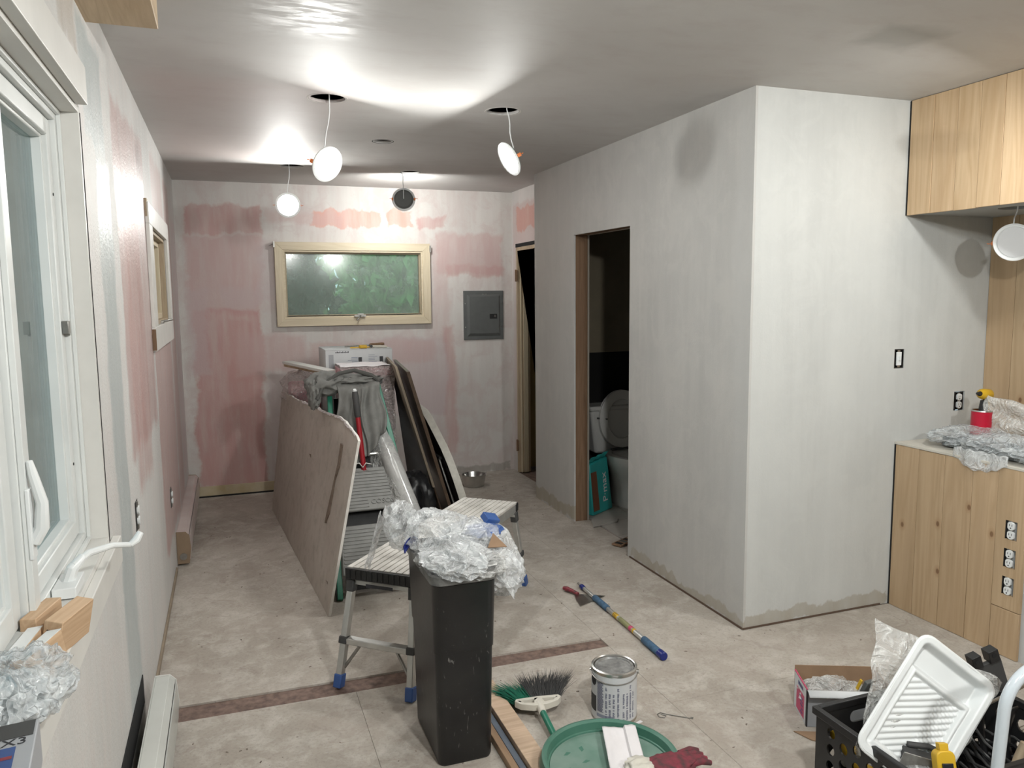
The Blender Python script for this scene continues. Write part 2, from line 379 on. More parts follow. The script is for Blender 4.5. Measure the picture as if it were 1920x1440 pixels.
M['floor'] = floor_mat('dusty_subfloor', (.33, .292, .25), (.44, .40, .352), (.53, .495, .45), .36)
from mathutils.geometry import tessellate_polygon
def plate(b, outer, holes, h0, h1, m=None, mi=0):
    loops = [outer]+holes
    tris = tessellate_polygon([[Vector((x, y, 0)) for x, y in lp] for lp in loops])
    flat = [p for lp in loops for p in lp]; n = len(flat)
    vs = [(x, y, h0) for x, y in flat]+[(x, y, h1) for x, y in flat]
    fs = [tuple(t[::-1]) for t in tris]+[tuple(i+n for i in t) for t in tris]
    k = 0
    for lp in loops:
        L = len(lp)
        fs += [(k+i, k+(i+1) % L, n+k+(i+1) % L, n+k+i) for i in range(L)]; k += L
    return b.add(vs, fs, m, mi)
def circ(cx, cy, r, n=28, sy=1): return [(cx+r*math.cos(2*PI*i/n), cy+sy*r*math.sin(2*PI*i/n)) for i in range(n)]
def rc(x0, x1, y0, y1): return [(x0, y0), (x1, y0), (x1, y1), (x0, y1)]
MX = Matrix(((0,0,1,0),(1,0,0,0),(0,1,0,0),(0,0,0,1)))       # plate (u,v,h) -> (x=h, y=u, z=v)
MY = Matrix(((1,0,0,0),(0,0,1,0),(0,1,0,0),(0,0,0,1)))       # plate (u,v,h) -> (x=u, y=h, z=v)
XL, YB, XR, XB, YF, YE, XS, H = -.341, 6.341, 2.321, 2.145, 2.834, 5.372, 3.0, 2.405
XN = 3.56      # back of the pine niche
YK = -1.9      # wall behind the photographer
XK = 4.0

# ---------------------------------------------------------------- setting: floor
base = struct(obj('floor', B().box(XL-.15, XK+.1, YK-.1, YB+.1, -.08, -.008), M['brownstrip'], smooth=0))
def slab(x0, x1, y0, y1, ya=None, yb=None):
    """subfloor sheet; ya/yb give slanted front/back edges as (y at x0, y at x1)"""
    ya = ya or (y0, y0); yb = yb or (y1, y1); g = .0006
    return obj('panel', B().prism([(x0+g, ya[0]+g), (x1-g, ya[1]+g), (x1-g, yb[1]-g), (x0+g, yb[0]-g)], -.0078, 0), M['floor'], base, smooth=0)
slab(XL, .95, 3.02, 4.35, ya=(3.045, 3.01)); slab(XL, .95, 4.35, 6.34)
slab(.95, 1.50, 3.0, 4.10, ya=(3.01, 2.992)); slab(.95, 1.78, 4.10, 5.35); slab(.95, XR, 5.35, 6.34)
slab(1.50, 2.9, 2.4, 3.0); slab(1.50, 2.145, 3.0, 4.10); slab(1.78, 2.26, 4.10, 5.35)
slab(XL, .4, YK, 2.9, yb=(2.925, 2.912)); slab(.4, 1.50, 1.2, 2.9, yb=(2.912, 2.908)); slab(1.50, 2.9, 1.2, 2.4)
slab(.4, 2.9, YK, 1.2); slab(2.9, XK, YK, 2.83); slab(2.145, 2.26, 3.95, 4.10)
# bathroom tiles
for i, (x0, y0) in enumerate([(2.27+.31*a, 3.98+.31*c) for a in range(4) for c in range(5)]):
    obj('tile', B().box(x0+.003, min(x0+.307, 3.4), y0+.003, min(y0+.307, 5.25), -.0078, .004), M['tile'], base, smooth=0)

# ---------------------------------------------------------------- ceiling with the cut-outs for the lights
HOLES = [(.459, 3.605, .078), (1.279, 3.598, .076), (.448, 5.482, .073), (1.261, 5.527, .072), (.870, 4.481, .050)]
g = G('primed_ceiling'); o = g.xyz()
n1 = g.noise(1.1, 5, .6); n2 = g.noise(8, 4, .65, vec=g.mapping((.6, 1.2, 1)))
c = g.mix(g.ramp(n1, .3, .7), (.47, .455, .44), (.55, .54, .525)); c = g.mix(g.math('MULTIPLY', g.ramp(n2, .5, .75), .3), c, (.40, .35, .34))
du = g.math('ADD', o[0], g.math('MULTIPLY', g.math('SUBTRACT', g.noise(6, 3), .5), .12)); dv = g.math('ADD', o[1], g.math('MULTIPLY', g.math('SUBTRACT', g.noise(7, 3), .5), .12))
c = g.mix(g.math('MULTIPLY', g.rect(du, dv, -.3, .55, 3.4, 5.3, .1), .35), c, (.50, .38, .36))
c = g.mix(g.math('MULTIPLY', g.rect(du, dv, 2.10, 2.36, 2.07, 2.26, .035), .75), c, (.36, .355, .34))
g.put(g.p.inputs['Base Color'], c); g.put(g.p.inputs['Roughness'], g.math('SUBTRACT', .62, g.math('MULTIPLY', g.math('MULTIPLY', g.rect(du, dv, .02, .50, 2.45, 2.72, .10), g.ramp(g.noise(11, 4, .7, vec=g.mapping((.6, 2.0, 1))), .44, .58)), .30)))
g.bump(g.math('ADD', n2, g.math('MULTIPLY', g.noise(30, 3), .3)), .22, .004); M['ceiling'] = g.m
b = B(); plate(b, rc(XL-.15, XK+.1, YK-.1, YB+.1), [circ(x, y, r) for x, y, r in HOLES], H, H+.013)
ceil = struct(obj('ceiling', b, M['ceiling'], smooth=0))
for x, y, r in HOLES:
    b = B(); a0 = random.random()*6
    prof = [(r+.0005, H+.013), (r+.004, H+.0005), (r+.011, H-.0008), (r+.012, H+.0004)]
    b.lathe([(rr, z) for rr, z in prof], 28); b.v = [(p[0]+x, p[1]+y, p[2]) for p in b.v]
    obj('cut_edge', b, M['gypsum'] if r > .06 else M['dark'], ceil, smooth=60)
obj('attic_deck', B().box(XL-.15, XK+.1, YK-.1, YB+.1, H+.30, H+.33).box(XL-.15, XL-.1, YK-.1, YB+.1, H+.013, H+.3).box(XK, XK+.1, YK-.1, YB+.1, H+.013, H+.3).box(XL-.15, XK+.1, YK-.15, YK-.1, H+.013, H+.3).box(XL-.15, XK+.1, YB+.1, YB+.15, H+.013, H+.3), M['attic'], ceil, smooth=0)
for k in range(7): obj('joist', B().box(XL-.1, XK, .72+.93*k, .76+.93*k, H+.013, H+.20), M['attic'], ceil, smooth=0)

# ---------------------------------------------------------------- walls
T = .13
W1 = (.55, 2.363, .86, 2.035); W2 = (4.20, 5.16, 1.40, 1.885); W3 = (.43, 1.52, 1.39, 1.89)
M['wl'] = painted('primed_left_wall', (.58, .575, .56), 1, 2, [
    (2.44, 2.80, 1.98, 2.30, BLUE, .8, .05), (2.58, 2.86, -.1, 1.97, BLUE, .75, .05),
    (3.02, 4.06, .95, 2.24, PINKL, .85, .06), (3.15, 3.7, .8, 2.0, PINK, .5, .09),
    (4.12, 5.25, .22, 1.33, PINK, .65, .06), (5.32, 5.75, .15, 2.25, PINK, .55, .06), (4.5, 5.2, 2.0, 2.28, PINKL, .6, .07),
    (5.85, 6.30, .3, 2.1, LILAC, .8, .06), (2.15, 2.42, 2.17, 2.40, BEIGE, .55, .04)], rough=.60, gloss=.27, bumps=.8)
b = B(); plate(b, rc(YK, YB+T, 0, H), [rc(*W1), rc(*W2)], XL-T, XL, MX); wl = struct(obj('wall_left', b, M['wl'], smooth=0))
M['wb'] = painted('primed_back_wall', (.57, .545, .52), 0, 2, [
    (-.26, .27, 2.02, 2.235, PINK, .75, .03), (-.27, .25, 1.40, 2.01, PINKL, .95, .05), (-.25, .24, .07, 1.45, PINK, .9, .04), (-.02, .17, .9, 1.35, PINK, .6, .05), (-.28, -.16, .95, 1.6, LILAC, .6, .05), (-.05, .22, 1.45, 1.62, LILAC, .5, .05),
    (.22, .36, 1.5, 1.98, LILAC, .7, .05), (.66, 1.18, 2.095, 2.215, SALM, .85, .02), (1.24, 1.45, 2.095, 2.215, SALM, .85, .02), (1.50, 1.75, 2.09, 2.19, PINK, .7, .03),
    (.30, .9, 2.10, 2.2, PINKL, .5, .05),
    (1.66, 2.24, 1.72, 2.05, PINKL, .85, .04), (1.75, 2.22, 1.70, 1.80, PINK, .5, .03), (1.60, 1.75, 1.15, 2.0, PINKL, .45, .05),
    (.05, .55, .95, 1.24, PINKL, .7, .06), (.58, 1.02, .90, 1.16, PINK, .5, .05), (1.05, 1.72, .55, 1.20, LILAC, .95, .05), (1.12, 1.62, .98, 1.18, PINKL, .7, .05),
    (1.70, 1.80, .20, 1.28, PINK, .55, .05), (.28, .60, .1, .92, LILAC, .5, .05), (1.8, 2.3, .0, .06, (.30, .28, .25), .9, .02)], rough=.6, tint=(.50, .415, .40), tintk=.6)
b = B(); plate(b, rc(XL-T, XR+T, 0, H), [rc(*W3)], YB, YB+T, MY); wb = struct(obj('wall_back', b, M['wb'], smooth=0))
M['wr'] = painted('primed_alcove_wall', (.56, .53, .51), 1, 2, [(5.75, 6.22, 2.08, 2.26, (.55, .19, .11), .95, .02), (5.6, 6.3, 1.96, 2.3, PINKL, .6, .04), (6.15, 6.3, .2, 1.95, PINKL, .35, .05)], rough=.6)
b = B(); plate(b, [(YE+.1, 0), (5.46, 0), (5.46, 1.965), (6.235, 1.965), (6.235, 0), (YB, 0), (YB, H), (YE+.1, H)], [], XR, XR+.1, MX); wr = struct(obj('wall_right', b, M['wr'], smooth=0))
# bathroom box
PW = painted('primed_partition_long', (.46, .455, .44), 1, 2, [(2.8, 3.9, .0, .055, (.36, .32, .26), .9, .012), (4.66, 5.40, .0, .085, (.36, .32, .25), .95, .012), (2.82, 2.95, .2, 2.3, (.50, .50, .49), .5, .06), (4.7, 5.3, 1.5, 2.35, (.50, .47, .45), .4, .12)], rough=.55, cloud=.05, tint=(.55, .535, .51))
b = B(); plate(b, [(YF, 0), (3.925, 0), (3.925, 1.915), (4.680, 1.92), (4.680, 0), (YE, 0), (YE, H), (YF, H)], [], XB, XB+.012, MX)
wp = struct(obj('wall_bathroom', b, PW, smooth=0))
FW = painted('primed_partition_end', (.50, .51, .50), 0, 2, [(2.14, 2.98, .0, .075, (.36, .33, .28), .9, .012)], rough=.55, cloud=.06, tint=(.56, .57, .555))
b = B(); plate(b, rc(XB+.0122, XN+.02, 0, H), [rc(2.973, 3.033, 1.168, 1.260), rc(3.370, 3.440, .940, 1.036)], YF, YF+.012, MY)
wf = struct(obj('wall_front', b, FW, smooth=0))
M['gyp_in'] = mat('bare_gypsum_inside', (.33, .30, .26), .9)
bi = B(); plate(bi, [(YF+.012, 0), (3.925, 0), (3.925, 1.915), (4.680, 1.92), (4.680, 0), (YE, 0), (YE, H), (YF+.012, H)], [], XB+.10, XB+.112, MX)
bi.box(XB+.012, 3.5, YE-.012, YE, 0, H)
obj('inner_lining', bi, M['gyp_in'], wp, smooth=0)
# framing seen in the opening
b = B().box(XB+.013, XB+.099, 4.681, 4.719, .0, 1.92); obj('stud', b, M['stud'], wp, smooth=0)
b = B().box(XB+.013, XB+.099, 3.886, 3.924, .0, 1.92); obj('stud', b, M['stud'], wp, smooth=0)
b = B().box(XB+.013, XB+.099, 3.886, 4.719, 1.921, 1.96); obj('header', b, M['stud'], wp, smooth=0)
# bathroom interior surfaces
bb = sgroup('wall_bathroom_interior')
obj('upper_wall', B().box(XB+.113, 3.5, 5.262, 5.30, 1.10, H-.005).box(3.40, 3.5, YF+.1, 5.26, 1.10, H-.005), M['bath_beige'], bb, smooth=0)
obj('lower_wall', B().box(XB+.113, 3.5, 5.262, 5.30, .0045, 1.099).box(3.40, 3.5, YF+.1, 5.26, .0045, 1.099), M['bath_black'], bb, smooth=0)
obj('bathroom_back_lining', B().box(XB+.113, 3.4, YF+.10, YF+.112, .0045, H-.005), M['gyp_in'], bb, smooth=0)
# dark gap line under the partitions (sole plate)
obj('sole_plate', B().box(XB+.014, XB+.098, YF+.013, 3.885, .0, .038), M['stud'], wf, smooth=0)
# room behind the photographer
WH = mat('primed_far_walls', (.56, .555, .54), .6, var=.05, vscale=2)
struct(obj('wall_rear', B().box(XL-T, XK+.1, YK-T, YK, 0, H), WH, smooth=0))
struct(obj('wall_kitchen', B().box(XK, XK+.1, YK, YF+.15, 0, H).box(XN+.02, XK, YF+.0125, YF+.15, 0, H), WH, smooth=0))
# space behind the alcove door
hb = sgroup('wall_closet')
obj('closet_wall', B().box(XR+.9, XR+.95, YE+.1, YB+T, 0, H).box(XR+.1, XR+.9, YB+.03, YB+T, 0, H), mat('ochre_closet_wall', (.36, .26, .11), .7), hb, smooth=0)

# trims and dark gap strips along the floor
tr = struct(obj('baseboard_back', B().box(XL+.05, .9, YB-.012, YB-.0005, 0, .085), mat('unpainted_ochre_strip', (.42, .34, .20), .7, col2=(.52, .46, .34), vscale=8), bevel=.002))
obj('floor_gap', B().box(XL+.05, .9, YB-.016, YB-.0125, 0, .012), M['dark'], tr, smooth=0)
struct(obj('baseboard_left', B().box(XL+.0005, XL+.010, 2.45, 4.6, 0.012, .035), M['tanboard'], bevel=.001))
struct(obj('gap_shadow_strip', B().box(XB-.004, XB-.0005, YF, 3.9, 0.001, .010).box(XB, 2.95, YF-.004, YF-.0005, .001, .009), mat('dark_shadow_gap_strip', (.10, .065, .045), .9), smooth=0))  # dark strip drawn in as the shadow gap at the partition foot
struct(obj('trim_2', B().box(XL-.13, XL+.19, 2.2, 2.585, 2.318, H-.001), M['pine_y'], bevel=.002))  # raw box header at the ceiling

# ---------------------------------------------------------------- window_1: big casement beside the photographer
w1 = sgroup('window_1'); V = M['vinyl']; y0, y1, z0, z1 = W1
XO = XL-T-.02
b = B()  # jamb liner
b.box(XO, XL, y1-.018, y1-.001, z0+.001, z1-.001).box(XO, XL, y0+.001, y0+.018, z0+.001, z1-.001).box(XO, XL, y0+.018, y1-.018, z1-.018, z1-.001).box(XO, XL+.002, y0+.018, y1-.018, z0+.001, z0+.018)
obj('jamb', b, M['trim'], w1, bevel=.001)
b = B()  # head casing and stool with its apron board
b.box(XL+.0005, XL+.028, y0-.08, y1-.05, 2.030, 2.125)
obj('head_casing', b, M['trim'], w1, bevel=.002)
obj('side_casing_gap', B().box(XL+.0004, XL+.0014, y1-.0015, y1+.0045, .80, 2.02), M['dark'], w1, smooth=0)
obj('stool', B().box(XL+.0005, XL+.024, y0-.1, y1+.05, .785, .862), M['trim'], w1, bevel=.003)
fx = -.392  # interior face of the vinyl frame
b = B(); iy0, iy1, iz0, iz1 = y0+.019, y1-.019, z0+.019, z1-.019
m1, m2 = 1.66, 1.76   # mullion
for (a, c) in ((iy0, m1), (m2, iy1)):
    pass
def ring(b, ya, yb, za, zb, w, xa, xb):
    b.box(xa, xb, ya, ya+w, za, zb).box(xa, xb, yb-w, yb, za, zb).box(xa, xb, ya+w, yb-w, za, za+w).box(xa, xb, ya+w, yb-w, zb-w, zb)
ring(b, iy0, m1+.05, iz0, iz1, .026, XO, fx); ring(b, m1+.05, iy1, iz0, iz1, .026, XO, fx)
obj('window_frame', b, V, w1, bevel=.002)
b = B(); ring(b, iy0+.0, iy1, iz0, iz1, .010, fx, fx+.010); b.box(fx, fx+.012, m1+.03, m1+.07, iz0, iz1); obj('stop_bead', b, V, w1, bevel=.0015)
# near sash, shut
b = B(); sa, sb = iy0+.03, m1+.02; za, zb = iz0+.03, iz1-.03
ring(b, sa, sb, za, zb, .055, XO+.02, fx-.012); ring(b, sa+.05, sb-.05, za+.05, zb-.05, .012, XO+.03, fx-.022)
s1 = obj('sash', b, V, w1, bevel=.003)
obj('pane', B().box(XO+.05, XO+.056, sa+.055, sb-.055, za+.055, zb-.055), M['glass'], s1, smooth=0)
# far sash, shut too
b = B(); sa, sb = m1+.08, iy1-.028
ring(b, sa, sb, za, zb, .042, XO+.02, fx-.012); ring(b, sa+.04, sb-.04, za+.04, zb-.04, .010, XO+.03, fx-.024)
s2 = obj('sash', b, V, w1, bevel=.003)
obj('pane', B().box(XO+.046, XO+.052, sa+.045, sb-.045, za+.045, zb-.045), M['glass'], s2, smooth=0)
b = B().box(fx-.03, fx+.001, iy1-.040, iy1-.027, 1.44, 1.475).box(fx-.011, fx+.004, sb-.040, sb-.012, 1.445, 1.478); obj('keeper', b, M['zinc'], w1, bevel=.001)['label'] = 'small grey metal keeper plate on the jamb'
obj('screw_hole', B().tube([(fx-.0115, sb-.02, 1.10), (fx-.0105, sb-.02, 1.10)], .004, 10).tube([(fx-.0115, sb-.02, 1.80), (fx-.0105, sb-.02, 1.80)], .004, 10), M['dark'], w1, smooth=0)
# lock lever on the mullion and crank operator on the frame
b = B().add([], []); b.tube([(fx+.014, m1+.045, 1.06), (fx+.030, m1+.045, 1.09), (fx+.034, m1+.043, 1.14), (fx+.022, m1+.040, 1.20), (fx+.018, m1+.04, 1.225)], [.012, .014, .011, .009, .006], 10)
b.box(fx+.008, fx+.016, m1+.028, m1+.062, 1.03, 1.17); obj('lock_lever', b, M['white'], w1, bevel=.002)
b = B(); cx, cy, cz = fx+.025, 1.93, .885
b.box(fx+.002, fx+.05, cy-.06, cy+.05, .881, .905); b.tube([(cx, cy, .90), (cx+.01, cy, .93), (cx+.03, cy+.02, .95)], [.015, .014, .010], 10)
b.tube([(cx+.012, cy, .935), (cx+.04, cy+.03, .953), (cx+.085, cy+.065, .955), (cx+.118, cy+.09, .945), (cx+.125, cy+.095, .945)], [.010, .0085, .007, .006, .006], 10)
b.tube([(cx+.118, cy+.09, .943), (cx+.132, cy+.10, .952), (cx+.142, cy+.108, .968)], [.007, .010, .008], 10)
obj('crank', b, M['white'], w1, bevel=.002)
obj('sill_nosing', B().box(XO-.10, XO, y0, y1, z0-.03, z0+.003), V, w1, bevel=.003)
# ---------------------------------------------------------------- window_2: small one further along the left wall
w2 = sgroup('window_2'); y0, y1, z0, z1 = W2
b = B().box(XL+.0005, XL+.018, y0-.17, y1+.14, z1, z1+.10); obj('head_casing', b, M['trim'], w2, bevel=.002)
b = B().box(XL+.0005, XL+.018, y0-.17, y1+.14, z0-.115, z0); obj('apron', b, M['trim'], w2, bevel=.002)
b = B().box(XL+.0005, XL+.018, y0-.17, y0, z0, z1).box(XL+.0005, XL+.018, y1, y1+.14, z0, z1); obj('side_casing', b, M['trim'], w2, bevel=.002)
b = B(); ring(b, y0+.001, y1-.001, z0+.001, z1-.001, .018, XL-T, XL-.001); obj('jamb', b, M['tan'], w2, bevel=.001)
b = B(); ring(b, y0+.02, y1-.02, z0+.02, z1-.02, .03, XL-.09, XL-.03); ring(b, y0+.05, y1-.05, z0+.05, z1-.05, .016, XL-.10, XL-.05); f2 = obj('window_frame', b, M['creamv'], w2, bevel=.002)
obj('pane', B().box(XL-.08, XL-.074, y0+.06, y1-.06, z0+.06, z1-.06), M['dustglass'], f2, smooth=0)
b = B().tube([(XL-.02, 4.62, 1.41), (XL+.03, 4.63, 1.415), (XL+.05, 4.70, 1.42)], .006, 8).box(XL-.03, XL+.012, 4.58, 4.66, 1.400, 1.412); obj('crank', b, M['zinc'], w2, bevel=.001)
obj('casing_end_splinters', B().box(XL+.001, XL+.0185, y0-.176, y0-.171, z0-.11, z0-.01), M['stud'], w2, smooth=0)
tag(obj('wood_block', B().box(XL+.001, XL+.012, 4.03, 4.09, 1.915, 2.0), M['tan'], base=(XL, 4.06, 1.915), bevel=.001), 'bare brown wood strip end above the corner of the small left window', 'wood strip')
# ---------------------------------------------------------------- window_3: cream awning window in the back wall
w3 = sgroup('window_3'); y = YB
ox0, ox1, oz0, oz1 = .359, 1.589, 1.308, 1.962
def miter(b, x0, x1, z0, z1, w, ya, yb):
    """four mitred casing boards; returns list of builders"""
    out = []
    for q in ([(x0, z1), (x1, z1), (x1-w, z1-w), (x0+w, z1-w)], [(x0, z0), (x0+w, z0+w), (x1-w, z0+w), (x1, z0)], [(x0, z0), (x0, z1), (x0+w, z1-w), (x0+w, z0+w)], [(x1, z0), (x1-w, z0+w), (x1-w, z1-w), (x1, z1)]):
        q = [(a, c) for a, c in q]
        out.append(B().prism(q, ya, yb, MY))
    return out
for k, bb_ in enumerate(miter(None, ox0, ox1, oz0, oz1, .062, y-.040, y-.0005)):
    obj('casing', bb_, M['cream'] if k < 2 else M['creamv'], w3, bevel=.002)
b = B()
def ringy(b, xa, xb, za, zb, w, ya, yb):
    b.box(xa, xa+w, ya, yb, za, zb).box(xb-w, xb, ya, yb, za, zb).box(xa+w, xb-w, ya, yb, za, za+w).box(xa+w, xb-w, ya, yb, zb-w, zb)
ringy(b, ox0+.060, ox1-.060, oz0+.060, oz1-.060, .016, y-.030, y+.10)
obj('jamb', b, M['cream'], w3, bevel=.001)
b = B(); ringy(b, ox0+.074, ox1-.074, oz0+.074, oz1-.074, .014, y+.0, y+.06); obj('sash', b, mat('brown_weathered_sash', (.30, .25, .17), .6, var=.15), w3, bevel=.001)
obj('pane', B().box(ox0+.085, ox1-.085, y+.03, y+.036, oz0+.085, oz1-.085), M['dustglass'], w3, smooth=0)
b = B().box(.955, 1.045, y-.058, y-.041, 1.375, 1.392).box(.975, 1.025, y-.07, y-.05, 1.39, 1.402).tube([(1.0, y-.06, 1.385), (.99, y-.085, 1.37), (.965, y-.10, 1.35)], .006, 8); obj('crank', b, M['zinc'], w3, bevel=.001)
b = B().box(.352, .364, y-.05, y-.04, 1.92, 1.965).tube([(.352, y-.04, 1.945), (.322, y-.045, 1.93)], .003, 6).box(1.583, 1.595, y-.05, y-.04, 1.895, 1.945); obj('latch_screw', b, M['zinc'], w3)

# door_1: alcove doorway in cream-brown jambs
d1 = sgroup('door_1')
b = B().box(XR-.004, XR+.11, 6.205, 6.234, 0, 1.935).box(XR-.004, XR+.11, 5.46, 5.49, 0, 1.935).box(XR-.004, XR+.11, 5.49, 6.205, 1.905, 1.935); obj('door_frame', b, M['tan'], d1, bevel=.002)
b = B().box(XR+.045, XR+.085, 6.190, 6.205, 0, 1.905).box(XR+.02, XR+.03, 6.196, 6.205, 0, 1.905); obj('door_stop', b, M['creamv'], d1, bevel=.001)
obj('shim_gap', B().box(XR-.001, XR+.002, 5.48, 6.25, 1.9355, 1.966).box(XR-.001, XR+.002, 6.2345, 6.240, 0, 1.94), M['dark'], d1, smooth=0)
for z in (1.70, .24):
    h = obj('hinge', B().box(XR-.010, XR-.0045, 6.190, 6.232, z-.045, z+.045), M['stud'], d1, bevel=.001)
    obj('hinge_knuckle', B().tube([(XR-.014, 6.212, z-.05), (XR-.014, 6.212, z+.05)], .008, 10), M['stud'], h)

# ---------------------------------------------------------------- pine half wall, niche and soffit
def boards(parent, x, ys, z0, z1, mt, th=.014, side=-1, skip=None):
    for i in range(len(ys)-1):
        a, c = ys[i+1], ys[i]
        obj('board', B().box(x, x+th, a+.0009, c-.0009, z0+random.uniform(0, .002), z1-random.uniform(0, .002)), mt, parent, bevel=.0012)
hw = sgroup('wall_pine_half')
boards(hw, XS, [2.826, 2.691, 2.551, 2.41], 0, .800, M['pine'])
boards(hw, XS, [2.41, 2.29, ], 0, .800, M['pine'])
boards(hw, XS, [2.29, 2.163], 0, .205, M['pine']); 
OUT = [(.505, .585), (.385, .465), (.268, .345)]; OY = (2.195, 2.247)
b = B(); plate(b, rc(2.1635, 2.289, .207, .800), [rc(OY[0], OY[1], a, c) for a, c in OUT], XS, XS+.014, MX); obj('board', b, M['pine'], hw, smooth=0)
obj('core', B().box(XS+.0145, XN, 2.12, YF-.001, 0, .79), mat('half_wall_core', (.50, .51, .51), .6), hw, smooth=0)
obj('worktop', B().box(XS-.002, XN-.001, 2.10, YF-.001, .8005, .813), mat('plastered_ledge_top', (.55, .52, .46), .7, var=.1, vscale=12), hw, bevel=.002)
obj('edge_gap', B().box(XS-.001, XS+.010, 2.8265, 2.8335, 0, .80), M['dark'], hw, smooth=0)
nw = sgroup('wall_niche')
ys = [YF-.001-.14*k for k in range(24)]
for i in range(23):
    obj('board', B().box(XN, XN+.014, ys[i+1]+.001, ys[i]-.001, .79 if ys[i] > 2.12 else 0, 1.95), M['pine'], nw, bevel=.0012)
sf = sgroup('trim_3'); sy = [2.826, 2.701, 2.580, 2.469, 2.361, 2.25, 2.13, 2.01, 1.89, 1.76, 1.64, 1.52, 1.40, 1.27, 1.15, 1.02, .9]
for i in range(len(sy)-1):
    obj('board', B().box(XS+random.uniform(-.001, .001), XS+.014, sy[i+1]+.0008, sy[i]-.0008, 1.884+random.uniform(-.003, .001), H-.002), M['pine_dark'], sf, bevel=.0012)
b = B(); plate(b, rc(XS+.015, XN+.1, .9, YF-.001), [circ(3.25, 2.47, .075)], 1.890, 1.902); obj('soffit_underside', b, mat('grey_soffit_board', (.36, .37, .36), .6, var=.06), sf, smooth=0)
obj('soffit_gap', B().box(XS-.001, XS+.012, 2.8265, 2.8335, 1.886, H-.003), M['dark'], sf, smooth=0)

# ---------------------------------------------------------------- outside
struct(obj('ground', B().box(-14, 8, 6.8, 24, -.35, -.3).box(-14, -.9, -4, 6.8, -.35, -.3), M['lawn'], smooth=0))
def shrub(loc, rx, rz, n, mt, label, seed):
    rr = random.Random(seed); t = thing('shrub', label, 'shrub', loc)
    b = B()
    for i in range(n):
        while True:
            p = Vector((rr.uniform(-1, 1), rr.uniform(-1, 1), rr.uniform(-1, 1)))
            if .45 < p.length < 1: break
        lump = 1+.25*mnoise.noise(p*2.5+Vector((seed, 0, 0))); p = Vector((p.x*rx, p.y*rx, p.z*rz))*lump+Vector((0, 0, rz+.2))
        e = Euler((rr.uniform(0, 6), rr.uniform(0, 6), rr.uniform(0, 6))).to_matrix(); w = rr.uniform(.06, .12)
        b.add([p+e@Vector((-w, 0, 0)), p+e@Vector((0, -w*.45, .01)), p+e@Vector((w, 0, 0)), p+e@Vector((0, w*.45, .01))], [(0, 1, 2, 3)])
    f = obj('foliage', b, mt, t, smooth=0, recalc=False); f['kind'] = 'stuff'
    obj('stem', B().tube([(0, 0, 0), (.03, .02, rz*.5), (0, .05, rz*1.2)], [.05, .035, .02], 8), M['bark'], t)
shrub((.35, 8.4, -.3), .72, 1.25, 3800, M['leaf'], 'dark leafy shrub filling the left part of the back window', 3)
shrub((1.95, 9.2, -.3), .80, 1.30, 4200, M['leaf2'], 'brighter green shrub seen in the middle of the back window', 5)
shrub((3.6, 9.6, -.3), .75, 1.3, 3000, M['leaf'], 'dark leafy shrub behind the right edge of the back window', 8)
shrub((-2.9, 4.2, -.3), .9, 1.35, 3000, M['leaf'], 'leafy shrub outside the open side window', 9)
shrub((1.4, 13.0, -.3), 2.6, 1.9, 6000, M['leaf2'], 'wide pale green shrub furthest behind the back window', 12)

# ---------------------------------------------------------------- hanging LED wafers
def wafer(c, n, label, lit, hole, pull=.0, room=False, roll=0.):
    c = Vector(c); n = Vector(n).normalized()
    q = n.to_track_quat('Z', 'Y').to_matrix().to_4x4() @ Matrix.Rotation(roll, 4, 'Z')
    t = thing('hanging_light', label, 'ceiling light', matrix=Matrix.Translation(c) @ q, group='loose round lights hanging from the ceiling')
    R = .082
    b = B().lathe([(0.001, -.004), (R-.012, -.004), (R, -.001), (R, .0035), (R-.008, .006), (R-.014, .0045), (R-.0145, .001), (.001, .001)], 48)
    obj('rim', b, M['white'], t, smooth=40)
    b = B().lathe([(.001, -.020), (R-.026, -.020), (R-.016, -.014), (R-.014, -.0045), (.001, -.0045)], 48); obj('back_housing', b, M['metalgrey'], t, smooth=30)
    b = B().lathe([(.0005, .0042), (R-.016, .0042)], 48); b.add([(0, 0, .0042)], []); obj('diffuser', b, (M['ledroom'] if room else M['led']) if lit else M['ledoff'], t, smooth=0)
    for s in (-1, 1):
        b = B().box(s*(R-.004)-.004, s*(R-.004)+.006, -.008, .008, -.022, -.002).tube([(s*(R-.004), 0, -.02), (s*(R+.008), 0, -.030), (s*(R+.016), 0, -.020)], .0018, 6)
        obj('spring_clip', b, M['orange'], t, bevel=.001)
    if hole is not None:
        hv = Vector(hole); a = c + q.to_3x3() @ Vector((0, 0, -.021)) ; top = c + Vector((0, 0, R*max(.2, math.sqrt(max(0, 1-n.z**2)))+.012)) - n*.012
        mid = (top+hv)/2+Vector((.006, .004, 0))
        b = B().tube([a, (a+top)/2-n*.008, top, top.lerp(mid, .5)+Vector((-.003, 0, 0)), mid, mid.lerp(hv, .5)+Vector((.003, 0, .0)), hv, hv+Vector((0, 0, .298))], .0028, 8)
        obj('cable', b, M['white'], t, world=True)
    return t
wafer((.460, 3.70, 2.137), (.50, -.76, -.44), 'lit round light tilted to the right, largest of the glowing discs, nearest the left wall', True, (.47, 3.63, H))
wafer((1.273, 3.50, 2.168), (-.88, -.10, -.50), 'lit round light seen almost edge-on near the partition corner', True, (1.285, 3.56, H))
wafer((.413, 5.47, 2.147), (-.10, -.98, -.08), 'lit round light glowing small in front of the back wall', True, (.43, 5.48, H))
wafer((1.211, 5.53, 2.217), (.20, .95, -.12), 'round light turned away so only its dark back shows', True, (1.20, 5.53, H))
wafer((3.245, 2.475, 1.742), (-.55, -.8, .12), 'unlit white round light hanging under the pine soffit', False, (3.25, 2.47, 1.89))
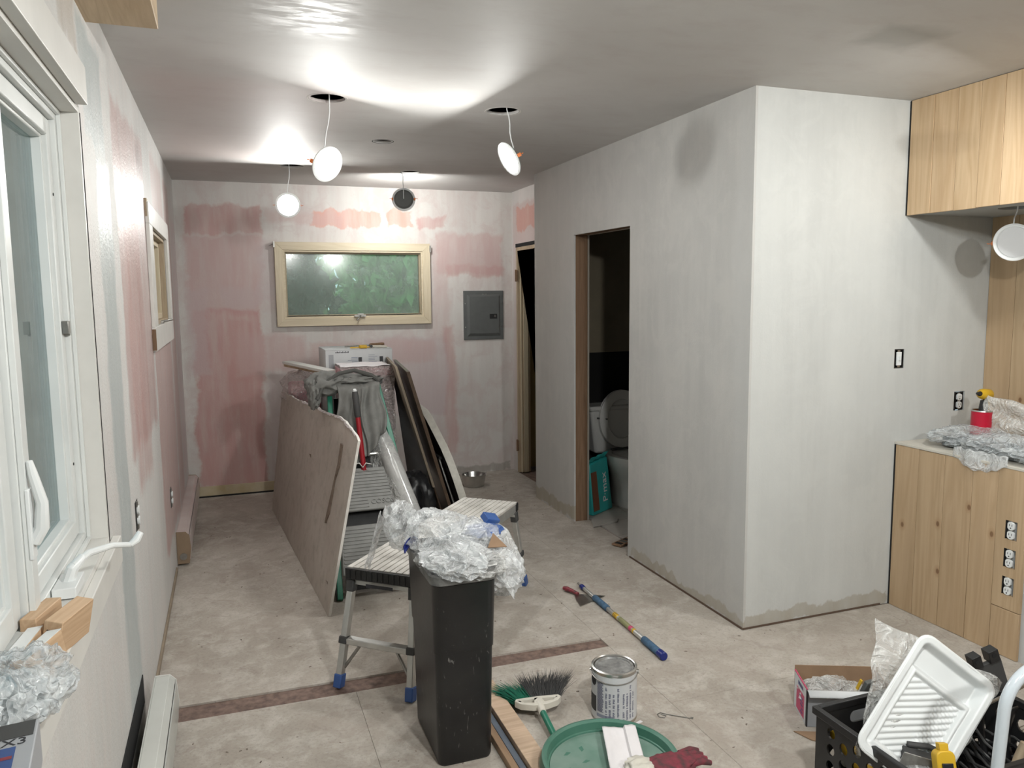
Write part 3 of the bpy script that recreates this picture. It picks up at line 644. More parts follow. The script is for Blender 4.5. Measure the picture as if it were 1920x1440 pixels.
wafer((2.66, 1.86, 2.19), (-.15, .45, -.75), 'lit round light hanging over the kitchen side', True, (2.66, 1.86, H))
wafer((.85, .45, 2.22), (.15, .75, -.5), 'lit round light hanging over where the photographer stands', True, (.85, .45, H), room=True)
wafer((1.7, -.6, 2.2), (0, .9, -.2), 'lit round light hanging at the rear of the room', True, (1.7, -.6, H), room=True)
# ================================================================ helpers for soft things
def ico(sub):
    bm = bmesh.new(); bmesh.ops.create_icosphere(bm, subdivisions=sub, radius=1.0)
    v = [p.co.copy() for p in bm.verts]; f = [tuple(x.index for x in fc.verts) for fc in bm.faces]; bm.free(); return v, f
ICO = {k: ico(k) for k in (2, 3, 4, 5)}
def crumple(b, c, r, amp=.22, fr=2.2, sub=4, seed=0., zmin=None, m=None):
    vs, fs = ICO[sub]; out = []; c = Vector(c)
    for v in vs:
        q = v*fr+Vector((seed, seed*.7, -seed)); n = 1-2*abs(mnoise.noise(q)); n2 = 1-2*abs(mnoise.noise(q*2.7)); n3 = mnoise.noise(q*6)
        k = 1+amp*(n*.75+n2*.22+n3*.05-.30)
        p = Vector((v.x*r[0]*k, v.y*r[1]*k, v.z*r[2]*k)) + c
        if zmin is not None and p.z < zmin: p.z = zmin+.0015*(n+1)
        out.append(p)
    b.add(out, fs, m); return b
def outlet(o, xdir, ydir, label, kind='duplex', group=None):
    m = frame_matrix(o, xdir, ydir); t = thing('outlet' if kind == 'duplex' else 'light_switch', label, 'outlet' if kind == 'duplex' else 'switch', matrix=m, group=group)
    w, h = (.054, .088); d = -.045
    b = B().box(-w/2, w/2, -h/2, h/2, d, d+.003).box(-w/2, -w/2+.003, -h/2, h/2, d, -.001).box(w/2-.003, w/2, -h/2, h/2, d, -.001).box(-w/2, w/2, -h/2, -h/2+.003, d, -.001).box(-w/2, w/2, h/2-.003, h/2, d, -.001)
    obj('box', b, M['blackpl'], t, smooth=0)
    obj('yoke', B().box(-.008, .008, -.043, .043, -.004, -.002), M['zinc'], t, bevel=.0004)
    if kind == 'duplex':
        for s in (-1, 1):
            poly = [(max(-.0145, min(.0145, .0175*math.cos(a))), .0175*math.sin(a)+s*.0195) for a in [2*PI*i/28 for i in range(28)]]
            r = obj('receptacle', B().prism(poly, -.006, .004), M['white'], t, bevel=.0008)
            k = B()
            for sx in (-1, 1): k.box(sx*.0058-.0011, sx*.0058+.0011, s*.0195-.001, s*.0195+.008, .0040, .0043)
            k.box(-.0025, .0025, s*.0195-.011, s*.0195-.006, .0040, .0043); obj('slot', k, M['ink'], r, smooth=0)
    else:
        r = obj('switch_body', B().box(-.014, .014, -.032, .032, -.006, .001), M['white'], t, bevel=.001)
        obj('toggle', B().box(-.005, .005, -.009, .012, .0012, .009), M['white'], r, bevel=.001)
    return t
# front partition
outlet((3.003, YF, 1.214), (1, 0, 0), (0, 0, 1), 'open switch box without a cover plate on the white partition', 'switch')
outlet((3.405, YF, .988), (1, 0, 0), (0, 0, 1), 'uncovered white outlet in its black box above the ledge')
for z, l in ((.545, 'top one of the three uncovered outlets in the pine half wall'), (.425, 'middle one of the three uncovered outlets in the pine half wall'), (.3065, 'bottom one of the three uncovered outlets in the pine half wall')):
    outlet((XS, 2.221, z), (0, -1, 0), (0, 0, 1), l, group='outlets in the pine half wall')
def walloutlet(y, z, lab):
    t = thing('outlet', lab, 'outlet', (XL, y, z))
    obj('cutout', B().box(.0003, .0015, -.036, .036, -.052, .052), M['dark'], t, smooth=0)
    obj('yoke', B().box(.0016, .006, -.010, .010, -.05, .05), M['zinc'], t)
    for s in (-1, 1): obj('receptacle', B().prism([(y_*.016, s*.019+z_*.016) for y_, z_ in circ(0, 0, 1, 16)], .002, .011, MX), M['white'], t, bevel=.001)
walloutlet(3.0, .765, 'uncovered outlet in the left wall, just past the big window')
walloutlet(4.54, .452, 'small uncovered outlet in the left wall near the far heater')

# ---------------------------------------------------------------- electric panel
t = thing('breaker_panel', 'grey metal breaker panel on the back wall right of the window', 'electric panel', (2.055, YB, 1.368))
w, h = .178, .208
obj('cover', B().box(-w, w, -.012, -.0005, -h, h), M['metalgrey'], t, bevel=.003)
b = B().frustum([(-w+.028, -.0121, -h+.03), (w-.028, -.0121, -h+.03), (w-.028, -.0121, h-.03), (-w+.028, -.0121, h-.03)], [(-w+.05, -.024, -h+.055), (w-.045, -.024, -h+.055), (w-.045, -.024, h-.05), (-w+.05, -.024, h-.05)])
dr = obj('door', b, M['metalgrey'], t, bevel=.0, smooth=0)
obj('latch', B().box(.05, .115, -.0275, -.0243, -.030, .010), M['blackpl'], dr, bevel=.001)
obj('latch_tab', B().box(.09, .105, -.030, -.0277, -.018, .002), M['steel'], dr, bevel=.001)
obj('emblem', B().box(-.010, .004, -.0142, -.0122, .175, .182).box(.010, .030, -.0142, -.0122, .175, .182), M['steel'], t)
for sx in (-1, 1):
    for z in (-.10, .10): obj('screw', B().tube([(sx*(w-.014), -.0122, z), (sx*(w-.014), -.016, z)], .005, 10), M['steel'], t)

# ---------------------------------------------------------------- baseboard heaters
def heater(x0, y0, y1, label, colr, endc, tilt=0.):
    t = thing('baseboard_heater', label, 'heater', (x0, y0, 0), (0, tilt, 0)); L = y1-y0
    MM = Matrix(((1,0,0,0), (0,0,1,0), (0,1,0,0), (0,0,0,1)))
    b = B().prism([(0, .03), (.004, .03), (.004, .196), (.048, .196), (.066, .180), (.066, .176), (.046, .190), (.006, .190), (.0, .2)], .004, L-.004, MM)
    obj('back_and_top', b, colr, t, bevel=.001)
    b = B().prism([(.066, .035), (.070, .035), (.074, .100), (.070, .165), (.066, .165), (.070, .100)], .004, L-.004, MM); obj('front_cover', b, colr, t)
    for k in range(0, 2):
        yy = 0 if k == 0 else L-.004
        b = B().prism([(0, .012), (.064, .012), (.076, .10), (.070, .178), (.05, .2), (0, .202)], yy, yy+.004, MM); e = obj('end_cap', b, endc, t, bevel=.001)
        if k == 0 : obj('knockout', B().tube([(.034, -.004, .055), (.034, 0, .055)], .020, 16), M['zinc'], e)
    obj('fins', B().box(.01, .06, .02, L-.02, .06, .11), M['zinc'], t)
    return t
heater(XL+.001, 4.72, 6.28, 'dusty pink-white baseboard heater along the far left wall', mat('dusty_pink_enamel', (.50, .40, .38), .28, col2=(.58, .52, .50), vscale=5), mat('tan_end_cap', (.24, .17, .11), .6, var=.15))
heater(XL+.035, 1.2, 2.90, 'white baseboard heater under the big window, pulled off the wall', mat('white_enamel', (.52, .53, .50), .3, var=.05), M['trim'])
struct(obj('heater_gap_shade', B().box(XL+.0005, XL+.003, 1.2, 2.86, .13, .232), M['dark'], smooth=0))  # black strip on the wall painting in the shaded gap behind the heater

# ---------------------------------------------------------------- drywall sheet leaning in the middle
g = G('worn_drywall_face'); n = g.noise(2.2, 5, .6); n2 = g.noise(14, 4, .7); n4 = g.noise(5, 4, vec=g.mapping((1, 1, .35)))
c = g.mix(g.ramp(n, .3, .7), (.42, .38, .335), (.50, .46, .415)); c = g.mix(g.math('MULTIPLY', g.ramp(n2, .48, .68), .5), c, (.30, .26, .225)); c = g.mix(g.math('MULTIPLY', g.ramp(n4, .55, .75), .3), c, (.38, .29, .26))
g.put(g.p.inputs['Base Color'], c); g.p.inputs['Roughness'].default_value = .8; g.bump(n2, .1, .002); M['board'] = g.m
NB, FB, NU, FU = Vector((.391, 3.676, .001)), Vector((.241, 5.78, .001)), Vector((.172, .02, .845)), Vector((.105, 0, .862))
def top(s):
    pts = [(0, 1.0), (.05, 1.035), (.18, 1.07), (.35, 1.045), (.5, 1.04), (.75, 1.01), (1, 1.0)]
    for (a, p), (c_, q) in zip(pts, pts[1:]):
        if s <= c_: return p+(q-p)*(s-a)/(c_-a)
    return 1
def sheetpt(s, t, off=0):
    p = NB.lerp(FB, s)+NU.lerp(FU, s)*t; return p+Vector((-.98, 0, .2))*off
def sp_(u, v):
    k = top(u)+.012*mnoise.noise(Vector((u*26, 0, 0)))*(1 if v > .99 else 0); return sheetpt(u, v*k)
t = thing('drywall_sheet', 'large scuffed drywall sheet leaning in the middle of the room, torn along its top', 'drywall', tuple(NB))
me_b = B().grid(sp_, 60, 20)
o = obj('sheet', me_b, [M['board'], M['gypsum']], t, world=True, smooth=0, recalc=False)
md = o.modifiers.new('solid', 'SOLIDIFY'); md.thickness = .0127; md.offset = 0; md.material_offset_rim = 1
pts = [(.116, .925), (.128, .93), (.128, .80), (.150, .70), (.158, .60), (.155, .52), (.172, .435), (.160, .428), (.140, .50), (.135, .60), (.136, .70), (.114, .80)]
b = B(); k0 = [sheetpt(s, q, .0068) for s, q in pts]; k1 = [sheetpt(s, q, .0068+.010*random.random()) for s, q in pts]
n_ = len(pts); b.add(k0+k1, [tuple(range(n_)), tuple(range(n_, 2*n_))]+[(i, (i+1) % n_, n_+(i+1) % n_, n_+i) for i in range(n_)])
obj('torn_paper', b, M['kraft'], t, world=True, smooth=0)['label'] = 'long brown tear through the paper face'
b = B()
for (s, q, r_) in ((.055, .14, .012), (.44, .70, .02)): b.add([sheetpt(s, q, .008), sheetpt(s+.010, q+.01, .008), sheetpt(s+.010, q+r_, .014), sheetpt(s+.002, q+r_, .008)], [(0, 1, 2, 3)])
obj('paper_nick', b, M['kraft'], t, world=True, smooth=0, solid=.002)
obj('torn_top_paper', B().grid(lambda u, v: sheetpt(.03+.62*u, top(.03+.62*u)+.004-.014*v*(1+mnoise.noise(Vector((u*30, 3, 0)))), .0075+.006*abs(mnoise.noise(Vector((u*40, v*3, 1))))), 60, 2), M['paper'], t, world=True, smooth=0, solid=.001)

# ---------------------------------------------------------------- stack behind it
def carton(name, label, x0, x1, y0, y1, z1, m1, extra=None, z0=.001):
    t = thing(name, label, 'box', ((x0+x1)/2, (y0+y1)/2, z0)); w, d, h = (x1-x0)/2, (y1-y0)/2, z1-z0
    obj('carton', B().box(-w, w, -d, d, 0, h), m1, t, bevel=.004); return t, w, d, h
t, w, d, h = carton('cardboard_box', 'tall white printed carton standing at the back of the pile', .59, 1.035, 5.20, 5.60, 1.185, M['whitecard'])
obj('top_flap', B().box(-w, w*.98, -d, -d+.06, h, h+.003).box(-w, w, -d+.063, d, h, h+.003), M['whitecard'], t, bevel=.001)
obj('side_band', B().box(-w+.02, -w+.052, -d-.001, -d-.0002, .5, h-.03), M['greycard'], t, smooth=0)
b = B()
for i in range(9): b.box(-.02-.05*random.random()-.02, -.012, -d-.001, -d-.0002, h-.055-.009*i, h-.051-.009*i); b.box(.06, .10+.02*random.random(), -d-.001, -d-.0002, h-.04-.011*i, h-.037-.011*i)
for i in range(4): b.box(-.09, -.012, -d-.001, -d-.0002, h-.15-.012*i, h-.147-.012*i)
obj('small_print', b, M['greyink'], t, smooth=0)
obj('black_panel', B().box(-.008, .016, -d-.0015, -d-.0002, h-.10, h-.052), M['ink'], t, smooth=0); obj('black_panel', B().box(.134, .157, -d-.0015, -d-.0002, h-.09, h-.05), M['ink'], t, smooth=0)
b = B()
for i in range(10): b.box(-w+.065+.009*i, -w+.071+.009*i, -d-.001, -d-.0002, h-.020, h-.013+.003*(i % 2))
obj('heading_print', b, M['ink'], t, smooth=0)
# tools lying on the carton
def tool(name, label, cat, p, q, r, m1, m2=None, w2=None):
    t = thing(name, label, cat, tuple((Vector(p)+Vector(q))/2)); obj('shaft', B().tube([p, Vector(p).lerp(Vector(q), .5), q], r, 8), m1, t, world=True)
    if m2: obj('grip', B().tube([Vector(p).lerp(Vector(q), a) for a in w2], [r*1.2, r*1.7, r*1.7, r*1.2], 8), m2, t, world=True)
    return t
tool('chisel', 'thin grey and brown tool lying at the back on top of the tall carton', 'tool', (.735, 5.33, 1.200), (1.0, 5.30, 1.212), .006, M['zinc'], M['stud'], (.62, .66, .95, 1))
t = thing('clamp', 'yellow clamp lying in front on top of the tall carton', 'tool', (.88, 5.25, 1.189))
obj('bar', B().bar((-.12, .0, .006), (.13, .01, .008), .012, .008), M['yellow'], t, bevel=.001)
obj('jaw', B().box(-.06, -.01, -.02, .02, .0, .022).box(-.055, -.015, -.03, .0, .004, .018), M['yellow'], t, bevel=.003); obj('pivot', B().tube([(.02, -.01, .012), (.02, .012, .012)], .010, 10), M['blackpl'], t)
obj('handle', B().tube([(.02, 0, .012), (.08, -.01, .010), (.125, -.012, .007)], [.006, .009, .006], 8), M['offwhite'], t)
# pink wrapped package
t, w, d, h = carton('insulation_package', 'pink package with a white top wrapped in clear film, in front of the tall carton', .645, .955, 4.86, 5.16, 1.098, M['mauve'])
obj('pink_band', B().box(-w-.001, w+.001, -d-.0015, d, h-.06, h-.012), M['pinkfoam'], t, bevel=.002)
obj('white_top', B().grid(lambda u, v: (-w+2*w*u, -d+2*d*v, h+.004+.010*mnoise.noise(Vector((u*4, v*4, 2)))), 12, 10), M['paper'], t, solid=.004)
crb = B(); crb.grid(lambda u, v: (-w-.012+(2*w+.03)*u+.01*mnoise.noise(Vector((u*6, v*6, 0))), -d-.014-.016*abs(mnoise.noise(Vector((u*7, v*5, 4)))), h+.0-v*.62), 26, 34); obj('film_wrap', crb, M['wrap'], t, solid=.0008)
# plastic wrapped bundle on the left and boards lying on it
t = thing('wrapped_bundle', 'film-wrapped bundle behind the far end of the drywall sheet', 'bundle', (.49, 5.66, .001))
obj('bundle', B().box(-.10, .105, -.10, .25, 0, .92), M['pinkfoam'], t, bevel=.02)
obj('film_wrap', crumple(B(), (-.005, .06, .88), (.15, .24, .13), .35, 1.6, 4, 7.), M['wrap'], t)
def plank(name, label, p, q, w, h, mt, cat='board', upv=(0, 0, 1)):
    p, q = Vector(p), Vector(q); d = (q-p); m = frame_matrix(p, d, Vector(upv).cross(d)); t = obj(name, B().box(0, d.length, -w/2, w/2, 0, h), mt, bevel=.0015)
    t.matrix_world = m; WM[t.name] = m.copy(); return tag(t, label, cat)
plank('wood_board', 'white primed board end sticking out over the wrapped bundle, upper of two', (.375, 5.62, 1.075), (.60, 5.05, 1.052), .075, .018, M['trim'])
plank('wood_board', 'pale bare-edged board under the white one on the wrapped bundle', (.40, 5.75, 1.045), (.62, 5.15, 1.03), .09, .018, M['pine_y'])
# dark panels and the folding table leaning from the right
def leaner(name, label, cat, yz, xb, xs, th, mt):
    """panel given by its outline (y, z) in the leaning plane x = xb(y) - xs*z"""
    t = thing(name, label, cat, (xb(yz[0][0]), yz[0][0], .001)); n = len(yz)
    sl = xs if callable(xs) else (lambda y: xs)
    a = [(xb(y)-sl(y)*z, y, z+.001) for y, z in yz]; c = [(x+th, y, z) for x, y, z in a]
    o = obj('panel' if name != 'folding_table' else 'rim', B().add(a+c, [tuple(range(n)), tuple(range(n, 2*n))]+[(i, (i+1) % n, n+(i+1) % n, n+i) for i in range(n)]), mt, t, world=True, bevel=.002); return t
leaner('hardboard_panel', 'tan-edged dark board leaning against the right side of the pile', 'panel', [(4.62, 0), (4.62, .5), (4.62, 1.085), (4.90, 1.09), (5.15, 1.095), (5.15, .5), (5.15, 0)], lambda y: 1.255-.20*(y-4.6), lambda y: .285-.30*(y-4.6), .010, M['darkwood'])
leaner('door_panel', 'thin dark brown door leaning just behind the tan-edged board', 'panel', [(4.5, 0), (4.5, 1.09), (5.3, 1.10), (5.3, 0)], lambda y: 1.285+.11*(y-4.5), .285, .022, M['darkwood'])
leaner('edge_board', 'narrow tan board with a pale edge standing at the top of the dark boards', 'board', [(4.60, .35), (4.60, 1.115), (5.33, 1.13), (5.33, .35)], lambda y: 1.233+.11*(y-4.5), .285, .016, M['tanboard'])
def rl(y, z): return (1.375+.02*(y-4.6)-.27*z, y, z)
t = thing('folding_table', 'white folding table with rounded corners leaning beside the dark boards', 'table', (1.375, 4.6, .001))
OL = [(4.55, .012), (4.55, .20), (4.555, .30), (4.575, .40), (4.61, .49), (4.68, .58), (4.90, .735), (5.0, .77), (5.5, .79), (5.5, .012)]
inner = [(4.62, .07), (4.62, .22), (4.63, .32), (4.66, .42), (4.74, .52), (4.93, .66), (5.02, .70), (5.45, .72), (5.45, .07)]
b = B(); a = [Vector(rl(y, z)) for y, z in OL]; nn = len(OL); th = Vector((.045, 0, .012))
b.add([p for p in a]+[p+th for p in a], [tuple(range(nn, 2*nn))]+[(i, (i+1) % nn, nn+(i+1) % nn, nn+i) for i in range(nn)])
obj('table_top', b, M['tablewhite'], t, world=True, bevel=.003, solid=.003)
b = B(); a = [Vector(rl(y, z))+Vector((.008, 0, 0)) for y, z in inner]; nn = len(inner); b.add([p for p in a]+[p+Vector((.02, 0, 0)) for p in a], [tuple(range(nn)), tuple(range(nn, 2*nn))]+[(i, (i+1) % nn, nn+(i+1) % nn, nn+i) for i in range(nn)])
obj('underside', b, M['blackpl'], t, world=True)
for z_ in (.12, .5): obj('leg', B().tube([Vector(rl(4.75, z_))-Vector((.004, 0, 0)), Vector(rl(5.35, z_))-Vector((.004, 0, 0))], .011, 10), M['charcoal'], t, world=True)
obj('leg_brace', B().tube([Vector(rl(4.72, .12))-Vector((.006, 0, 0)), Vector(rl(4.80, .5))-Vector((.006, 0, 0))], .008, 8), M['alu'], t, world=True)

t = thing('rubbish_sack', 'black crinkled plastic sack on the floor between the ladder and the dark boards', 'sack', (1.04, 4.62, .001))
obj('sack', crumple(B(), (0, 0, .21), (.11, .17, .22), .35, 2.2, 4, 3., zmin=.001), M['blackpl'], t, smooth=60)
# ---------------------------------------------------------------- stepladder
t = thing('stepladder', 'folded green step ladder with grey ribbed steps leaning in the pile', 'ladder', (.68, 3.84, .001), group=None)
def LP(x, z, f=0.): return Vector((x, 3.86+.66*z/1.03-f, z))
obj('rail', B().bar(LP(.465, .0), LP(.525, 1.03), .028, .055, (0, 1, -.6)), M['green'], t, world=True, bevel=.003)
obj('rail', B().bar(LP(.93, .0), LP(.80, 1.03), .028, .055, (0, 1, -.6)), M['green'], t, world=True, bevel=.003)
obj('rear_leg', B().bar(LP(.475, .006, -.10), LP(.53, .98, -.05), .018, .030, (0, 1, -.6)), M['alu'], t, world=True, bevel=.002)
obj('rear_leg', B().bar(LP(.945, .006, -.10), LP(.81, .98, -.05), .018, .030, (0, 1, -.6)), M['alu'], t, world=True, bevel=.002)
obj('rung', B().tube([LP(.50, .66, -.0), LP(.83, .66, 0)], .010, 10), M['alu'], t, world=True)
for (x, f) in ((.465, 0), (.93, 0), (.475, -.10), (.945, -.10)): obj('foot', B().bar(LP(x, .001, f)+Vector((0, 0, .001)), LP(x, .045, f), .034, .045, (0, 1, 0)), M['charcoal'], t, world=True, bevel=.003)
obj('top_cap', B().bar(LP(.50, 1.045), LP(.83, 1.045), .09, .035), M['charcoal'], t, world=True, bevel=.006)
def step(z0, z1, f0, f1, xa0, xb0, xa1, xb1, lab):
    q = [LP(xa0, z0, f0), LP(xb0, z0, f0), LP(xb1, z1, f1), LP(xa1, z1, f1)]; n = (q[1]-q[0]).cross(q[3]-q[0]).normalized()
    b = B().frustum([p-n*.02 for p in q], q); s = obj('step', b, M['stepgrey'], t, world=True, bevel=.006)
    rb = B(); N = 12
    for i in range(N):
        f = (i+1.1)/(N+1.2); a = q[0].lerp(q[3], f); c = q[1].lerp(q[2], f); rb.bar(a.lerp(c, .03)+n*.001, a.lerp(c, .97 if i > 2 else .52)+n*.001, (q[3]-q[0]).length/N*.5, .006, n)
    obj('tread_ribs', rb, M['stepgrey'], s, world=True, bevel=.001)
    if lab:
        c = q[0].lerp(q[1], .78).lerp(q[3].lerp(q[2], .78), .17)+n*.003; text('raised_lettering', 'COSCO', .038, M['stepgrey'], s, frame_matrix(c, q[1]-q[0], q[3]-q[0]), .002)
    return s
step(.405, .60, .065, .03, .50, .815, .515, .775, True)
step(.13, .335, .085, .045, .485, .86, .50, .82, False)
obj('hook_wire', B().tube([LP(.60, .60, .07), LP(.61, .63, .075), LP(.635, .632, .08), LP(.65, .61, .08), LP(.67, .63, .08), LP(.70, .622, .08)], .004, 6), M['zinc'], t, world=True)
obj('dark_sheet', B().frustum([LP(.51, .02, -.07), LP(.90, .02, -.07), LP(.90, .02, -.05), LP(.51, .02, -.05)], [LP(.55, .95, -.075), LP(.79, .95, -.075), LP(.79, .95, -.055), LP(.55, .95, -.055)]), M['blackpl'], t, world=True)['label'] = 'dark sheet filling the gap between the rear legs'  # dark sheet closing the dark gap behind the steps
# red pole
t = thing('floor_squeegee_pole', 'red metal pole with a dark grip propped through the ladder', 'pole', (.69, 4.20, .002))
P0, P1 = Vector((.70, 4.165, .004)), Vector((.632, 4.245, 1.02))
obj('shaft', B().tube([P0, P0.lerp(P1, .86)], .0135, 12).tube([P0+Vector((.012, -.010, 0)), P0.lerp(P1, .8)+Vector((.010, -.010, 0))], .003, 6), M['red'], t, world=True)
obj('grip', B().tube([P0.lerp(P1, .86), P0.lerp(P1, .87), P0.lerp(P1, .97), P1], [.013, .0175, .019, .015], 12), M['charcoal'], t, world=True)
obj('end_button', B().tube([P1, P1+Vector((-.001, -.004, .012))], [.012, .008], 12), M['white'], t, world=True)
# clothes on top of the ladder
t = thing('grey_jacket', 'grey jacket and webbing strap thrown over the top of the ladder', 'jacket', (.68, 4.45, 1.03))
def cl(u, v):
    x = .548+.255*u+.012*math.sin(v*7+u*3); L = .40*(1-.35*abs(u-.45)**1.5*2) if u > .4 else .36+.10*math.sin(u*7.)
    z = 1.065-L*v+(.008*math.sin(u*9)); y = 4.405-(1.065-z)*.40
    y += .016*math.sin(u*21+v*2.2)*min(1, v*3)+.012*mnoise.noise(Vector((u*5, v*5, 1))) + (-.03 if .50 < u < .56 else 0)*(.6+.4*v)
    if v < .10: y += (.10-v)*1.2; z += -.02*(.10-v)*10*(.10-v)*6
    return (x, y-.008, z)
obj('front_panel', B().grid(cl, 46, 40), M['cloth'], t, world=True, solid=.008, smooth=80)
b = B(); crumple(b, (.64, 4.50, 1.062), (.16, .08, .026), .5, 2.0, 4, 3.1); crumple(b, (.50, 4.47, 1.045), (.095, .09, .06), .5, 2., 4, 5.7); crumple(b, (.43, 4.42, .99), (.032, .06, .07), .5, 2.1, 4, 9.)
obj('bunched_fabric', b, M['cloth'], t, world=True, smooth=80)
obj('strap', B().tube([(.44, 4.36, .97), (.48, 4.38, 1.05), (.57, 4.42, 1.105), (.66, 4.44, 1.118), (.76, 4.44, 1.085), (.80, 4.42, 1.05)], .012, 8), M['strap'], t, world=True)
# roll of poly film
t = thing('plastic_film_roll', 'long roll of clear plastic film leaning on the ladder', 'film roll', (.94, 3.70, .06))
A, Z = Vector((.955, 3.72, .065)), Vector((.775, 4.41, .80)); ax = (Z-A).normalized(); sd = ax.cross(Vector((0, 0, 1))).normalized(); u_ = sd.cross(ax)
def roll(u, v):
    a = 2*PI*v*2; r = .050+.004*v+.003*mnoise.noise(Vector((u*7, math.cos(a), math.sin(a))))
    if u > .93: r *= 1-.4*(u-.93)/.07
    return A.lerp(Z, u)+(sd*math.cos(a)+u_*math.sin(a))*r
obj('roll', B().grid(roll, 40, 60), M['film'], t, world=True, smooth=80)
obj('core', B().tube([A, Z.lerp(A, .05)], .022, 14), M['card'], t, world=True)
obj('loose_end', B().grid(lambda u, v: A.lerp(Z, .45+.5*u)+sd*(-.048-.035*v*(1+.5*mnoise.noise(Vector((u*5, v*3, 0)))))+u_*(.02-.09*v+.02*math.sin(u*9)), 24, 12), M['bag2'], t, world=True, solid=.0008)

# ---------------------------------------------------------------- work platform
U = Vector((.655, .755, 0)).normalized(); W = Vector((.755, -.655, 0)).normalized()
ctr = Vector((.39, 3.02, 0))+U*.565+W*.155
t = thing('work_platform', 'dusty aluminium work platform with blue feet standing behind the black bin', 'step platform', matrix=frame_matrix(ctr, U, -W)); hl, hw_ = .56, .152; ZT = .472
n = 11
for i in range(n):
    y0_ = -hw_+2*hw_*i/n; obj('deck_slat', B().box(-hl, hl, y0_+.002, y0_+2*hw_/n-.002, ZT-.012, ZT), M['aludust'], t, bevel=.0015)
obj('deck_frame', B().box(-hl+.01, hl-.01, -hw_+.004, -hw_+.010, ZT-.055, ZT-.0125).box(-hl+.01, hl-.01, hw_-.010, hw_-.004, ZT-.055, ZT-.0125).box(-hl+.01, hl-.01, -hw_+.010, hw_-.010, ZT-.02, ZT-.0125), M['alu'], t, bevel=.001)
for s in (-1, 1):
    e = obj('end_cap', B().box(s*hl-.012, s*hl+.012, -hw_-.002, hw_+.002, ZT-.048, ZT-.004), M['blackdust'], t, bevel=.003)
    b = B()
    for i in range(12): b.box(s*hl+(.0121 if s > 0 else -.0145), s*hl+(.0145 if s > 0 else -.0121), -hw_+.012+.0245*i, -hw_+.022+.0245*i, ZT-.044, ZT-.008)
    obj('cap_teeth', b, M['blackdust'], e)
    obj('hinge_rail', B().box(s*(hl-.02)-.012, s*(hl-.02)+.012, -hw_+.002, hw_-.002, ZT-.075, ZT-.056), M['alu'], t, bevel=.002)
    for q in (-1, 1):
        top_ = Vector((s*(hl-.015), q*(hw_-.014), ZT-.066)); ft = Vector((s*(hl+.075), q*(hw_+.008), .002)); kn = top_.lerp(ft, .55)
        lg = obj('leg', B().bar(top_, ft.lerp(top_, .03), .026, .030, (1, 0, 0)), M['alu'], t, bevel=.003)
        obj('foot', B().bar(ft.lerp(top_, .13), ft, .034, .038, (1, 0, 0)), M['bluepl'], lg, bevel=.004)
        obj('knuckle', B().bar(kn+(top_-ft)*.035, kn-(top_-ft)*.035, .036, .040, (1, 0, 0)), M['charcoal'], t, bevel=.004)
        obj('top_joint', B().bar(top_+Vector((0, 0, .014)), top_.lerp(ft, .09), .034, .036, (1, 0, 0)), M['charcoal'], t, bevel=.004)
        kq = kn*1; low = top_.lerp(ft, .82)
        obj('brace', B().tube([Vector((kn.x-s*.004, q*.075, kn.z-.006)), Vector((low.x-s*.01, low.y-q*.010, low.z))], .0065, 8), M['zinc'], t)
    k1 = Vector((s*(hl-.015), -(hw_-.014), ZT-.066)).lerp(Vector((s*(hl+.075), -(hw_+.008), 0)), .55)
    obj('crossbar', B().bar(Vector((k1.x, k1.y+.012, k1.z)), Vector((k1.x, -k1.y-.012, k1.z)), .034, .024), M['alu'], t, bevel=.003)
b = obj('side_label', B().box(.06, .30, -hw_+.0025, -hw_+.0036, ZT-.050, ZT-.022), M['ink'], t, smooth=0)
bb2 = B(); xx = .09
for i in range(7): bb2.box(xx, xx+.016, -hw_+.0018, -hw_+.0024, ZT-.044, ZT-.028); xx += .026
obj('worn_print', bb2, M['zinc'], b, smooth=0)
obj('end_label', B().box(-hl-.0128+.0, -hl-.0122, -.06, .06, ZT-.072, ZT-.058), M['ink'], t, smooth=0)

# ---------------------------------------------------------------- black bin with plastic
t = thing('rubbish_bin', 'tall slim black plastic bin with scuffed sides, stuffed with plastic', 'bin', (.67, 2.48, .001))
def rr(w, d, r, z): return [(x, y, z) for x, y in rrect(w, d, r, 5)]
secs = [(.176, .325, .022, 0), (.184, .334, .026, .010), (.190, .345, .028, .20), (.196, .360, .03, .39), (.202, .368, .032, .392), (.212, .39, .034, .62), (.214, .394, .034, .622)]
b = B(); k = 24; vs = []; fs = []
for (w, d, r, z) in secs: vs += rr(w, d, r, z)
for i in range(len(secs)-1):
    for j in range(k): fs.append((i*k+j, i*k+(j+1) % k, (i+1)*k+(j+1) % k, (i+1)*k+j))
fs.append(tuple(range(k-1, -1, -1)))
vi = []; 
for (w, d, r, z) in [(.206, .386, .03, .622), (.19, .36, .03, .40), (.17, .33, .02, .02)]: vi += rr(w, d, r, z)
n0 = len(vs); vs += vi
for j in range(k): fs.append(((len(secs)-1)*k+j, (len(secs)-1)*k+(j+1) % k, n0+(j+1) % k, n0+j))
for i in range(2):
    for j in range(k): fs.append((n0+i*k+j, n0+i*k+(j+1) % k, n0+(i+1)*k+(j+1) % k, n0+(i+1)*k+j))
fs.append(tuple(n0+2*k+j for j in range(k)))
b.add(vs, fs); obj('body', b, M['blackdust'], t, recalc=True, smooth=45)
b = B(); R1, R2, R3, R4 = rr(.222, .404, .038, .626), rr(.228, .410, .040, .655), rr(.214, .396, .034, .660), rr(.208, .388, .032, .622)
b.add(R1+R2+R3+R4, [(i*k+j, i*k+(j+1) % k, ((i+1) % 4)*k+(j+1) % k, ((i+1) % 4)*k+j) for i in range(4) for j in range(k)]); obj('rim', b, mat('dusty_grey_rim', (.03, .03, .03), .5, col2=(.22, .22, .21), vscale=16), t, smooth=45)
